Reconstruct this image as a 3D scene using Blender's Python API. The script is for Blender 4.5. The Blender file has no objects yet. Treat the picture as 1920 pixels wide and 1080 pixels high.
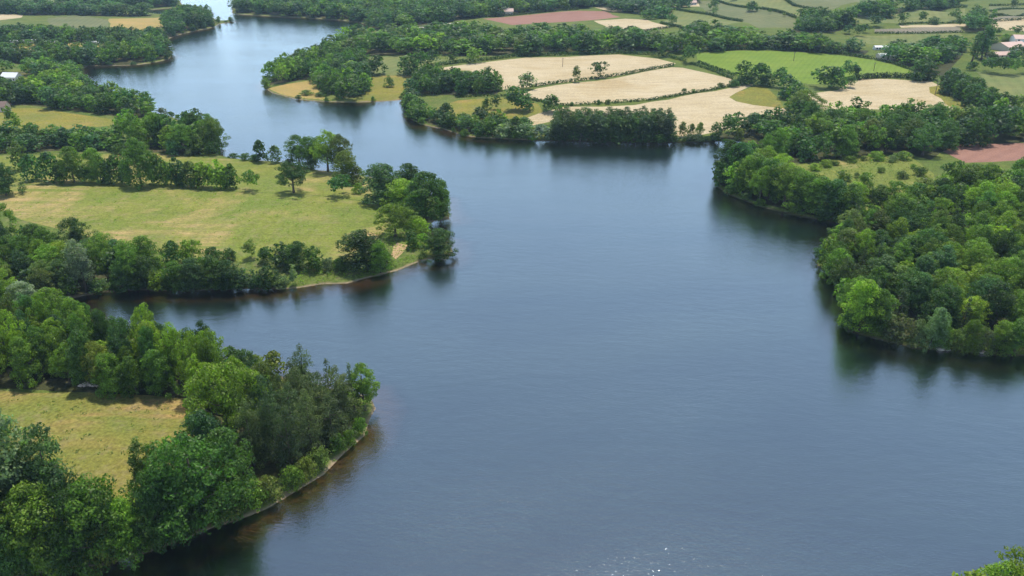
import bpy, math, random
import numpy as np
from mathutils import Vector, Matrix
from mathutils.geometry import delaunay_2d_cdt

rng = np.random.default_rng(11)
random.seed(11)
scene = bpy.context.scene
COL = scene.collection

# ------------------------------------------------------------------ camera
CAM_H = 95.0
FPX = 1423.0                       # focal length in pixels of a 1920 wide frame
PITCH = math.atan(690 / FPX)
cp, sp = math.cos(PITCH), math.sin(PITCH)
cd = bpy.data.cameras.new("camera")
cam = bpy.data.objects.new("camera", cd)
COL.objects.link(cam)
cam.location = (0, 0, CAM_H)
cam.rotation_euler = (math.pi / 2 - PITCH, 0, 0)
cd.sensor_width = 36
cd.lens = 36 * FPX / 1920
cd.clip_start = 1
cd.clip_end = 12000
scene.camera = cam


def ray(u, v):
    x = (u - 960) / FPX
    y = (540 - v) / FPX
    return np.array([x, cp + y * sp, -sp + y * cp])


def unproj0(u, v, z=0.0):
    d = ray(u, v)
    t = (z - CAM_H) / d[2]
    return np.array([d[0] * t, d[1] * t])


def project(x, y, z):
    dx, dy, dz = x, y, z - CAM_H
    zc = dy * cp - dz * sp
    yc = dy * sp + dz * cp
    return 960 + FPX * dx / zc, 540 - FPX * yc / zc, zc


# ------------------------------------------------------------------ shoreline
WATER_PX = [
 (-300,1150),(0,1082),(100,1068),(200,1058),(280,1038),(340,1012),(400,992),(450,972),(500,952),(560,922),(610,887),
 (650,852),(680,817),(697,785),(702,765),(690,745),(640,733),(560,713),(480,690),(400,668),(300,640),(200,615),(130,590),
 (90,575),(130,560),(190,550),(250,546),(320,546),(420,544),(520,541),(600,535),(690,522),(740,508),(785,492),(800,486),
 (842,487),(848,470),(838,452),(800,447),(790,435),(812,414),(838,412),(842,395),(830,375),(790,358),(740,340),(690,332),
 (650,325),(600,318),(540,306),(470,300),(412,291),(411,280),(395,258),(335,225),(275,206),(235,192),(190,178),(165,166),
 (156,150),(152,130),(165,124),(250,122.5),(316,111),(318,100),(310,85),(313,74),(345,63),(400,51),(412,45),(434,41),
 (433,38),(411,39),(400,33),(350,28),(300,27),(272,23),(270,19),(300,17),(335,14),(336,0),(330,-30),(335,-60),(440,-60),
 (440,0),(436,20),(440,26),(500,30),(560,33),(640,38),(690,48),(660,66),(630,82),(600,102),(560,120),(515,140),(499,155),
 (498,166),(512,174),(530,180),(560,187),(610,191),(660,192),(700,191),(755,188),(764,200),(766,222),(790,233),(830,242),
 (870,254),(930,260),(1000,263),(1060,265),(1150,267),(1250,268),(1290,267),(1350,265),(1385,264),(1440,272),(1420,285),
 (1370,310),(1345,330),(1338,348),(1370,366),(1420,386),(1480,401),(1540,413),(1575,420),(1600,432),(1570,445),(1545,470),
 (1537,500),(1558,530),(1580,563),(1588,600),(1592,622),(1650,637),(1720,654),(1800,662),(1870,667),(1920,670),(2200,690),
 (2600,720),(2600,1060),(2100,1085),(1950,1095),(1840,1120),(1780,1170),(1760,1300),(1760,1500),(-300,1500)]


def smooth_closed(P, step_of, jit):
    P = np.asarray(P, float)
    n = len(P)
    out = []
    for i in range(n):
        p0, p1, p2, p3 = P[i - 1], P[i], P[(i + 1) % n], P[(i + 2) % n]
        L = np.linalg.norm(p2 - p1)
        st = step_of(0.5 * (p1 + p2))
        k = max(1, int(L / st))
        for j in range(k):
            t = j / k
            a0 = np.linalg.norm(p1 - p0) ** .5 + 1e-6
            a1 = np.linalg.norm(p2 - p1) ** .5 + 1e-6
            a2 = np.linalg.norm(p3 - p2) ** .5 + 1e-6
            m1 = (p2 - p1) + a1 * ((p1 - p0) / a0 - (p2 - p0) / (a0 + a1))
            m2 = (p2 - p1) + a1 * ((p3 - p2) / a2 - (p3 - p1) / (a1 + a2))
            q = (2*t**3-3*t*t+1)*p1 + (t**3-2*t*t+t)*m1 + (-2*t**3+3*t*t)*p2 + (t**3-t*t)*m2
            s = jit * min(1.0, st / 4)
            out.append(q + rng.normal(0, s, 2))
    return np.array(out)


water_w = np.array([unproj0(u, v) for u, v in WATER_PX])
SHORE = smooth_closed(water_w, lambda p: 2.5 + 0.014 * np.linalg.norm(p), 0.45)


def inside(P, poly):
    P = np.asarray(P, float)
    r = np.zeros(len(P), bool)
    x, y = P[:, 0], P[:, 1]
    a = poly
    b = np.roll(poly, -1, 0)
    for (x1, y1), (x2, y2) in zip(a, b):
        if y1 == y2:
            continue
        c = ((y1 > y) != (y2 > y)) & (x < (x2 - x1) * (y - y1) / (y2 - y1) + x1)
        r ^= c
    return r


def seg_dist(P, poly):
    P = np.asarray(P, float)
    d2 = np.full(len(P), 1e18)
    a = poly
    b = np.roll(poly, -1, 0)
    for p, q in zip(a, b):
        e = q - p
        L = e @ e
        if L < 1e-12:
            continue
        w = P - p
        t = np.clip((w @ e) / L, 0, 1)
        r = w - t[:, None] * e
        d2 = np.minimum(d2, (r * r).sum(1))
    return np.sqrt(d2)


# signed distance grid: + on land, - in water
GX0, GX1, GY0, GY1, GS = -1100, 1100, 20, 1900, 5.0
gx = np.arange(GX0, GX1 + GS, GS)
gy = np.arange(GY0, GY1 + GS, GS)
XX, YY = np.meshgrid(gx, gy)
PP = np.stack([XX.ravel(), YY.ravel()], 1)
SD = seg_dist(PP, SHORE)
SD[inside(PP, SHORE)] *= -1
SD = SD.reshape(XX.shape)


def sdf(P):
    P = np.atleast_2d(np.asarray(P, float))
    fx = np.clip((P[:, 0] - GX0) / GS, 0, len(gx) - 1.001)
    fy = np.clip((P[:, 1] - GY0) / GS, 0, len(gy) - 1.001)
    i = fx.astype(int); j = fy.astype(int)
    a = fx - i; b = fy - j
    return (SD[j, i]*(1-a)*(1-b) + SD[j, i+1]*a*(1-b) + SD[j+1, i]*(1-a)*b + SD[j+1, i+1]*a*b)


def sst(a, b, x):
    t = np.clip((x - a) / (b - a), 0, 1)
    return t * t * (3 - 2 * t)


def height_d(d, P):
    x, y = P[:, 0], P[:, 1]
    und = np.sin(x * .021 + 1.3) * np.sin(y * .017 + .4) + .5 * np.sin(x * .05 + y * .043)
    land = .75 * sst(0, 1.8, d) + 3.2 * sst(2, 90, d) + 13 * sst(90, 520, d) + und * .8 * sst(6, 60, d) + und * 3 * sst(150, 500, d)
    bed = -np.minimum(1.6, .14 * np.abs(d))
    return np.where(d >= 0, land, bed)


def ground(x, y):
    P = np.array([[x, y]], float)
    return float(height_d(sdf(P), P)[0])


def unproj(u, v):
    z = 0.0
    p = None
    for _ in range(14):
        p = unproj0(u, v, z)
        z = max(0.0, .5 * z + .5 * ground(*p)) if _ > 6 else max(0.0, ground(*p))
    return p


# ------------------------------------------------------------------ materials
def new_mat(name):
    m = bpy.data.materials.new(name)
    m.use_nodes = True
    nt = m.node_tree
    for n in list(nt.nodes):
        nt.nodes.remove(n)
    return m, nt


def N(nt, t, **kw):
    n = nt.nodes.new(t)
    for k, v in kw.items():
        setattr(n, k, v)
    return n


def noise(nt, scale, detail=4, rough=.55, vec=None, dist=0.0):
    n = N(nt, 'ShaderNodeTexNoise')
    n.inputs['Scale'].default_value = scale
    n.inputs['Detail'].default_value = detail
    n.inputs['Roughness'].default_value = rough
    n.inputs['Distortion'].default_value = dist
    if vec is not None:
        nt.links.new(vec, n.inputs['Vector'])
    return n.outputs['Fac']


def ramp(nt, fac, stops):
    r = N(nt, 'ShaderNodeValToRGB')
    e = r.color_ramp.elements
    while len(e) > 1:
        e.remove(e[-1])
    for i, (p, c) in enumerate(stops):
        if i == 0:
            e[0].position = p
            e[0].color = (*c, 1)
        else:
            k = e.new(p)
            k.color = (*c, 1)
    nt.links.new(fac, r.inputs['Fac'])
    return r.outputs['Color']


def mixc(nt, fac, a, b, mode='MIX'):
    m = N(nt, 'ShaderNodeMix', data_type='RGBA', blend_type=mode)
    for s, val in ((m.inputs[0], fac), (m.inputs[6], a), (m.inputs[7], b)):
        if isinstance(val, (int, float)):
            s.default_value = val
        elif isinstance(val, tuple):
            s.default_value = (*val, 1)
        else:
            nt.links.new(val, s)
    return m.outputs[2]


def worldpos(nt, rot=0.0, scl=(1, 1, 1)):
    g = N(nt, 'ShaderNodeNewGeometry')
    mp = N(nt, 'ShaderNodeMapping')
    mp.inputs['Rotation'].default_value = (0, 0, rot)
    mp.inputs['Scale'].default_value = scl
    nt.links.new(g.outputs['Position'], mp.inputs['Vector'])
    return g.outputs['Position'], mp.outputs['Vector']


def ground_mat(name, base, alt, bare, bare_amt=.62, rot=0.0, line=0.0, line_scale=.35, fine=.25, streak=(.03, .25, .1), shore=False, patch=.012):
    m, nt = new_mat(name)
    pos, vec = worldpos(nt, rot, (streak[0] / .1, streak[1] / .1, 1))
    n1 = noise(nt, .05, 6, .62, pos)
    n2 = noise(nt, .10, 5, .6, vec, .4)
    n3 = noise(nt, patch, 5, .6, pos, .6)
    n4 = noise(nt, 1.3, 3, .7, pos)
    c = mixc(nt, ramp(nt, n1, [(.38, (0, 0, 0)), (.64, (1, 1, 1))]), base, alt)
    c2 = mixc(nt, ramp(nt, n2, [(.50, (0, 0, 0)), (.72, (.6, .6, .6))]), c, tuple(x * .78 for x in base))
    mul = N(nt, 'ShaderNodeMath', operation='MULTIPLY')
    mul.use_clamp = True
    k = ramp(nt, n3, [(bare_amt, (0, 0, 0)), (bare_amt + .12, (1, 1, 1))])
    k2 = ramp(nt, n2, [(.36, (0, 0, 0)), (.60, (1, 1, 1))])
    nt.links.new(k, mul.inputs[0]); nt.links.new(k2, mul.inputs[1])
    c3 = mixc(nt, mul.outputs[0], c2, bare)
    c4 = mixc(nt, fine, c3, mixc(nt, 1.0, c3, ramp(nt, n4, [(.3, (.35, .35, .35)), (.7, (1.7, 1.7, 1.6))]), 'MULTIPLY'))
    if line:
        w = N(nt, 'ShaderNodeTexWave', wave_type='BANDS', bands_direction='X')
        _, v2 = worldpos(nt, rot, (1, 1, 1))
        nt.links.new(v2, w.inputs['Vector'])
        w.inputs['Scale'].default_value = line_scale
        w.inputs['Distortion'].default_value = 1.2
        w.inputs['Detail'].default_value = 2
        w.inputs['Detail Scale'].default_value = .2
        c4 = mixc(nt, line, c4, mixc(nt, 1.0, c4, ramp(nt, w.outputs['Fac'], [(.1, (.6, .6, .6)), (.8, (1.15, 1.15, 1.1))]), 'MULTIPLY'))
    if shore:
        s = N(nt, 'ShaderNodeSeparateXYZ')
        nt.links.new(pos, s.inputs[0])
        mr = N(nt, 'ShaderNodeMapRange')
        nt.links.new(s.outputs['Z'], mr.inputs[0])
        mr.inputs[1].default_value = .05
        mr.inputs[2].default_value = .38
        ad = N(nt, 'ShaderNodeMath', operation='ADD')
        nt.links.new(mr.outputs[0], ad.inputs[0])
        sb = N(nt, 'ShaderNodeMath', operation='MULTIPLY_ADD')
        nt.links.new(noise(nt, .35, 4, .6, pos), sb.inputs[0])
        sb.inputs[1].default_value = 1.6
        sb.inputs[2].default_value = -.8
        nt.links.new(sb.outputs[0], ad.inputs[1]); ad.use_clamp = True
        earth = mixc(nt, noise(nt, .8, 4, .6, pos), (.11, .08, .045), (.46, .35, .22))
        mx_ = N(nt, 'ShaderNodeMapRange')          # pale sandy banks on the left shores, dark peaty ones on the right
        nt.links.new(s.outputs['X'], mx_.inputs[0])
        mx_.inputs[1].default_value = 30
        mx_.inputs[2].default_value = 0
        earth = mixc(nt, mx_.outputs[0], (.085, .072, .042), earth)
        c4 = mixc(nt, ad.outputs[0], earth, c4)
    b = N(nt, 'ShaderNodeBsdfPrincipled')
    nt.links.new(c4, b.inputs['Base Color'])
    b.inputs['Roughness'].default_value = .95
    b.inputs['Specular IOR Level'].default_value = .1
    bp = N(nt, 'ShaderNodeBump')
    bp.inputs['Strength'].default_value = .6
    bp.inputs['Distance'].default_value = .35
    nt.links.new(noise(nt, .9, 5, .7, pos), bp.inputs['Height'])
    nt.links.new(bp.outputs[0], b.inputs['Normal'])
    o = N(nt, 'ShaderNodeOutputMaterial')
    nt.links.new(b.outputs[0], o.inputs[0])
    return m


M = {}
M['near_meadow'] = ground_mat('dry meadow grass', (.205, .182, .042), (.140, .162, .034), (.34, .21, .09), .48, .2, fine=.55, shore=True, patch=.02)
M['meadow'] = ground_mat('grazed meadow grass', (.138, .178, .033), (.185, .198, .040), (.40, .28, .125), .47, .12, line=.10, line_scale=.06, fine=.45, shore=True, patch=.018)
M['pasture_far'] = ground_mat('far pasture grass', (.135, .165, .055), (.185, .190, .065), (.30, .25, .12), .62, .4, line=.15, line_scale=.05)
M['pasture_dull'] = ground_mat('dull pasture grass', (.125, .145, .062), (.16, .165, .075), (.22, .2, .12), .62, -.3, line=.2, line_scale=.06)
M['crop'] = ground_mat('bright green crop', (.138, .208, .030), (.168, .228, .036), (.24, .25, .05), .66, .5, line=.16, line_scale=.09, fine=.3)
M['stubble'] = ground_mat('pale stubble', (.425, .340, .205), (.47, .385, .25), (.36, .27, .14), .50, 1.25, line=.08, line_scale=.05, fine=.4)
M['olive'] = ground_mat('rough yellow grass', (.215, .19, .035), (.15, .165, .035), (.34, .21, .07), .55, .3, fine=.6, shore=True, patch=.03)
M['clearing'] = ground_mat('rough clearing grass', (.125, .165, .034), (.185, .19, .045), (.37, .28, .12), .52, .3, fine=.6, patch=.03)
M['tan_grass'] = ground_mat('parched grass', (.36, .25, .085), (.28, .23, .07), (.42, .31, .15), .6, .1, fine=.4, shore=True)
M['plough'] = ground_mat('ploughed red soil', (.285, .155, .115), (.255, .135, .10), (.33, .20, .15), .6, .9, line=.15, line_scale=.05, fine=.3)
M['fallow'] = ground_mat('grey fallow soil', (.22, .19, .135), (.18, .165, .12), (.28, .22, .15), .6, .2, line=.3, line_scale=.12)
M['rough'] = ground_mat('rough green grass', (.085, .125, .026), (.125, .150, .032), (.22, .18, .07), .64, .3, fine=.6, shore=True)
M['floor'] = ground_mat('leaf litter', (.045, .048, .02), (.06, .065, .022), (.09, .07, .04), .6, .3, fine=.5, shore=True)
M['earth'] = ground_mat('bare tan earth', (.42, .28, .15), (.46, .33, .19), (.3, .3, .08), .6, .3, fine=.4)
M['track'] = ground_mat('pale farm track', (.46, .42, .35), (.40, .37, .31), (.2, .22, .1), .6, .3, fine=.3)


def water_mat():
    m, nt = new_mat('lake water')
    pos, v = worldpos(nt, .35, (1, 2.1, 1))
    def math2(op, a, b):
        n = N(nt, 'ShaderNodeMath', operation=op)
        for i, q in enumerate((a, b)):
            if isinstance(q, (int, float)):
                n.inputs[i].default_value = q
            else:
                nt.links.new(q, n.inputs[i])
        return n.outputs[0]
    small = noise(nt, 1.25, 3, .65, v, .3)
    mid = noise(nt, .26, 3, .55, v, .2)
    gust = noise(nt, .011, 4, .6, v, .8)
    amp = ramp(nt, gust, [(.30, (.45, .45, .45)), (.70, (1.0, 1.0, 1.0))])
    h = math2('ADD', math2('MULTIPLY', small, .42), math2('MULTIPLY', mid, .55))
    h = math2('MULTIPLY', h, amp)
    bp = N(nt, 'ShaderNodeBump')
    bp.inputs['Strength'].default_value = 1.0
    bp.inputs['Distance'].default_value = .145
    nt.links.new(h, bp.inputs['Height'])
    fr = N(nt, 'ShaderNodeFresnel')
    fr.inputs['IOR'].default_value = 3.5
    nt.links.new(bp.outputs[0], fr.inputs['Normal'])
    gl = N(nt, 'ShaderNodeBsdfGlossy')
    gl.inputs['Color'].default_value = (.89, .985, 1, 1)
    gl.inputs['Roughness'].default_value = .075
    nt.links.new(bp.outputs[0], gl.inputs['Normal'])
    tr = N(nt, 'ShaderNodeBsdfTransparent')
    tr.inputs['Color'].default_value = (.93, .97, .98, 1)
    mx = N(nt, 'ShaderNodeMixShader')
    nt.links.new(fr.outputs[0], mx.inputs[0])
    nt.links.new(tr.outputs[0], mx.inputs[1])
    nt.links.new(gl.outputs[0], mx.inputs[2])
    o = N(nt, 'ShaderNodeOutputMaterial')
    nt.links.new(mx.outputs[0], o.inputs[0])
    return m


def bed_mat():
    m, nt = new_mat('silty lake bed with painted wind lanes')
    pos, v = worldpos(nt, 0, (1, 1, 1))
    s = N(nt, 'ShaderNodeSeparateXYZ')
    nt.links.new(pos, s.inputs[0])
    mr = N(nt, 'ShaderNodeMapRange')
    nt.links.new(s.outputs['Z'], mr.inputs[0])
    mr.inputs[1].default_value = 0
    mr.inputs[2].default_value = -1.6
    wob = N(nt, 'ShaderNodeMath', operation='MULTIPLY_ADD')
    nt.links.new(noise(nt, .05, 4, .6, pos), wob.inputs[0])
    wob.inputs[1].default_value = .3
    wob.inputs[2].default_value = -.15
    ad = N(nt, 'ShaderNodeMath', operation='ADD'); ad.use_clamp = True
    nt.links.new(mr.outputs[0], ad.inputs[0]); nt.links.new(wob.outputs[0], ad.inputs[1])
    _, vs_ = worldpos(nt, .25, (.35, 1.6, 1))
    deep = mixc(nt, ramp(nt, noise(nt, .012, 5, .6, vs_, .8), [(.35, (0, 0, 0)), (.65, (1, 1, 1))]), (.036, .098, .086), (.096, .160, .118))  # wind-lane sheen and the water's scattered blue-green, painted into the bed colour
    sh = ramp(nt, ad.outputs[0], [(0, (.40, .21, .075)), (.28, (.25, .125, .038)), (.62, (.055, .062, .03)), (.95, (.06, .12, .092))])
    gx_ = N(nt, 'ShaderNodeMapRange')
    nt.links.new(s.outputs['X'], gx_.inputs[0])
    gx_.inputs[1].default_value = 10
    gx_.inputs[2].default_value = -20
    dull = ramp(nt, ad.outputs[0], [(0, (.10, .085, .045)), (.3, (.06, .058, .03)), (.62, (.045, .06, .035)), (.95, (.06, .12, .092))])
    sh = mixc(nt, gx_.outputs[0], dull, sh)
    k = ramp(nt, ad.outputs[0], [(.45, (0, 0, 0)), (.95, (1, 1, 1))])
    c = mixc(nt, k, sh, deep)
    b = N(nt, 'ShaderNodeBsdfDiffuse')
    nt.links.new(c, b.inputs[0])
    o = N(nt, 'ShaderNodeOutputMaterial')
    nt.links.new(b.outputs[0], o.inputs[0])
    return m


def leaf_mat():
    m, nt = new_mat('leaves')
    oi = N(nt, 'ShaderNodeObjectInfo')
    at = N(nt, 'ShaderNodeAttribute', attribute_name='tint')
    c = mixc(nt, 1.0, oi.outputs['Color'], at.outputs['Color'], 'MULTIPLY')
    pos, v = worldpos(nt)
    n = noise(nt, .22, 3, .6, pos)
    c = mixc(nt, 1.0, c, ramp(nt, n, [(.3, (.74, .80, .86)), (.7, (1.30, 1.22, 1.0))]), 'MULTIPLY')
    b = N(nt, 'ShaderNodeBsdfPrincipled')
    nt.links.new(c, b.inputs['Base Color'])
    b.inputs['Roughness'].default_value = .5
    b.inputs['Specular IOR Level'].default_value = .26
    t = N(nt, 'ShaderNodeBsdfTranslucent')
    ct = mixc(nt, 1.0, c, (1.55, 2.0, .65), 'MULTIPLY')
    nt.links.new(ct, t.inputs[0])
    mx = N(nt, 'ShaderNodeMixShader')
    mx.inputs[0].default_value = .38
    nt.links.new(b.outputs[0], mx.inputs[1]); nt.links.new(t.outputs[0], mx.inputs[2])
    o = N(nt, 'ShaderNodeOutputMaterial')
    nt.links.new(mx.outputs[0], o.inputs[0])
    return m


def plain_mat(name, c, rough=.8, c2=None, scale=2.0, metal=0.0):
    m, nt = new_mat(name)
    pos, v = worldpos(nt)
    col = mixc(nt, noise(nt, scale, 4, .6, pos), c, c2 or tuple(x * .7 for x in c))
    b = N(nt, 'ShaderNodeBsdfPrincipled')
    nt.links.new(col, b.inputs['Base Color'])
    b.inputs['Roughness'].default_value = rough
    b.inputs['Metallic'].default_value = metal
    o = N(nt, 'ShaderNodeOutputMaterial')
    nt.links.new(b.outputs[0], o.inputs[0])
    return m


M['water'] = water_mat()
M['bed'] = bed_mat()
M['leaf'] = leaf_mat()
M['bark'] = plain_mat('bark', (.13, .10, .07), .9, (.07, .055, .04), 1.5)
M['pale_bark'] = plain_mat('pale poplar bark', (.24, .22, .17), .9, (.14, .13, .10), 1.5)
M['tile'] = plain_mat('sun bleached clay tiles', (.60, .44, .36), .85, (.48, .33, .27), .6)
M['white_sheet'] = plain_mat('pale sheet roofing', (.75, .76, .76), .5, (.66, .67, .68), .4)
M['render'] = plain_mat('cream render', (.62, .54, .42), .9, (.52, .45, .35), .4)
M['white'] = plain_mat('white painted panel', (.80, .80, .78), .5, (.72, .72, .70), .6)
M['dark_glass'] = plain_mat('window glass', (.03, .035, .04), .15)
M['wood'] = plain_mat('weathered wood', (.16, .12, .085), .9, (.11, .08, .06), 1.0)
M['brown_roof'] = plain_mat('dull brown roof', (.20, .13, .10), .85, (.15, .10, .08), .8)
M['stone'] = plain_mat('pale shore stone', (.42, .38, .32), .9, (.30, .27, .23), .9)
M['pale_rock'] = plain_mat('pinkish limestone', (.72, .60, .52), .9, (.55, .45, .4), .7)
M['rubber'] = plain_mat('tyre rubber', (.02, .02, .02), .8)


def mesh_obj(name, me, parent=None):
    o = bpy.data.objects.new(name, me)
    COL.objects.link(o)
    if parent is not None:
        o.parent = parent
    return o


def tag(o, label=None, cat=None, group=None, kind=None):
    if label:
        o['label'] = label
    if cat:
        o['category'] = cat
    if group:
        o['group'] = group
    if kind:
        o['kind'] = kind
    return o


# ------------------------------------------------------------------ land cover, read as outlines on the ground
FIELDS = [  # name, material, outline
 ('dirt_path', 'earth', [(733,478),(738,462),(745,455),(765,460),(757,472),(742,486)]),
 ('meadow', 'near_meadow', [(-160,735),(0,732),(200,738),(352,748),(372,782),(366,830),(335,850),(305,905),(268,940),(160,965),(-160,965)]),
 ('meadow', 'meadow', [(14,350),(60,347),(200,350),(400,358),(600,368),(700,380),(730,396),(728,425),(700,455),(655,488),(560,485),(450,490),(330,478),(230,455),(120,432),(40,412),(5,395),(-60,390),(-60,352)]),
 ('meadow', 'meadow', [(-160,292),(0,292),(110,290),(240,288),(330,291),(440,298),(540,309),(640,323),(690,334),(700,378),(600,366),(400,356),(200,348),(60,345),(-60,350),(-160,350)]),
 ('meadow', 'olive', [(-160,202),(0,204),(60,202),(130,212),(238,227),(229,233),(130,243),(60,252),(0,248),(-160,245)]),
 ('stubble_field', 'stubble', [(783,134),(827,127),(907,117),(985,108),(1057,107),(1160,102),(1233,110),(1268,119),(1255,124),(1180,138),(1107,149),(1000,162),(973,165),(943,168),(930,150),(880,132)]),
 ('stubble_field', 'stubble', [(975,177),(1007,166),(1080,155),(1180,141),(1260,126),(1280,127),(1330,138),(1373,148),(1386,157),(1340,166),(1280,176),(1220,186),(1153,191),(1073,196),(1040,196),(1017,189)]),
 ('rough_grass', 'olive', [(1367,182),(1385,172),(1420,160),(1440,166),(1462,187),(1470,203),(1440,200),(1413,197),(1380,190)]),
 ('stubble_field', 'stubble', [(1190,197),(1220,191),(1280,180),(1340,171),(1386,161),(1415,158),(1380,174),(1367,182),(1380,190),(1413,197),(1470,203),(1478,212),(1440,228),(1380,240),(1320,252),(1280,258),(1262,256),(1255,235),(1150,215),(1060,222),(1000,235),(985,222),(1012,212),(1060,200),(1130,200)]),
 ('crop_field', 'crop', [(1306,101),(1380,95),(1493,97),(1560,102),(1630,111),(1703,128),(1708,138),(1613,146),(1530,158),(1493,155),(1447,143),(1373,140),(1320,124)]),
 ('rough_grass', 'olive', [(1742,163),(1765,160),(1780,175),(1820,205),(1790,205),(1765,185)]),
 ('stubble_field', 'stubble', [(1515,176),(1570,169),(1600,148),(1663,148),(1747,153),(1765,162),(1745,166),(1765,185),(1790,205),(1810,215),(1740,215),(1660,205),(1600,205),(1525,205)]),
 ('pasture', 'pasture_far', [(1830,134),(1870,140),(2080,140),(2080,205),(1920,202),(1880,190),(1850,160)]),
 ('ploughed_field', 'plough', [(1768,284),(1800,272),(1920,268),(2080,266),(2080,297),(1920,300),(1810,305)]),
 ('rough_grass', 'clearing', [(1470,312),(1555,303),(1647,292),(1705,292),(1750,325),(1748,360),(1735,396),(1620,396),(1560,390),(1500,374),(1470,345)]),
 ('ploughed_field', 'plough', [(905,35),(990,28),(1085,20),(1133,21),(1164,32),(1120,37),(1020,43),(960,47)]),
 ('stubble_field', 'stubble', [(1113,39),(1173,35),(1213,37),(1259,51),(1203,59),(1140,52)]),
 ('stubble_field', 'stubble', [(1115,14),(1200,8),(1245,2),(1310,3),(1312,12),(1240,16),(1210,16),(1150,22)]),
 ('pasture', 'pasture_far', [(676,110),(790,105),(835,112),(790,132),(760,141),(690,141)]),
 ('pasture', 'olive', [(690,143),(770,141),(800,138),(768,165),(755,187),(700,190),(660,191),(690,170)]),
 ('meadow', 'tan_grass', [(502,166),(535,158),(592,149),(605,180),(620,188),(560,184),(530,178)]),
 ('meadow', 'olive', [(795,210),(860,188),(940,183),(1010,195),(1018,210),(990,222),(930,222),(880,226),(840,228)]),
 ('pasture', 'pasture_far', [(1265,20),(1330,29),(1392,42),(1340,58),(1290,57),(1240,44)]),
 ('pasture', 'pasture_dull', [(1290,2),(1340,1),(1400,16),(1490,34),(1500,52),(1420,52),(1392,41),(1330,27)]),
 ('pasture', 'pasture_far', [(1345,0),(1430,-4),(1490,12),(1530,19),(1495,32),(1400,14)]),
 ('pasture', 'pasture_dull', [(1435,-8),(1700,-25),(1700,0),(1560,18),(1530,17),(1490,11)]),
 ('pasture', 'pasture_far', [(1580,40),(1620,30),(1690,25),(1810,15),(1815,40),(1700,44),(1600,44)]),
 ('stubble_field', 'stubble', [(1686,48),(1785,44.5),(1812,45),(1812,49),(1740,51),(1690,52)]),
 ('fallow_field', 'fallow', [(1640,55),(1700,53),(1800,50),(1805,60),(1700,62),(1640,61)]),
 ('pasture', 'pasture_far', [(1600,66),(1700,64),(1800,62),(1815,78),(1740,86),(1650,84),(1610,80)]),
 ('pasture', 'pasture_dull', [(1855,12),(2080,9),(2080,25),(1855,32)]),
 ('fallow_field', 'fallow', [(1852,33),(2080,27),(2080,35),(1855,40)]),
 ('stubble_field', 'stubble', [(1853,41),(2080,36),(2080,62),(1930,60),(1870,55)]),
 ('pasture', 'pasture_dull', [(90,34),(150,28),(200,36),(204,52),(150,54),(95,46)]),
 ('meadow', 'tan_grass', [(204,35),(300,33),(306,50),(290,58),(250,58),(206,50)]),
 ('stubble_field', 'stubble', [(-160,26),(0,26),(44,28),(40,33),(0,38),(-160,40)]),
 ('pasture', 'pasture_far', [(-160,0),(60,-4),(150,0),(205,12),(200,16),(110,8),(0,4),(-160,6)]),
 ('meadow', 'tan_grass', [(18,81),(100,79),(190,80),(255,96),(190,101),(120,97),(90,103),(22,97)]),
 ('farm_track', 'track', [(664,65),(700,61),(780,51),(860,41),(862,43),(782,54),(702,64),(666,67)]),
 ('meadow', 'olive', [(0,140),(50,138),(60,158),(20,166),(-40,164),(-40,142)]),
]

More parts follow.
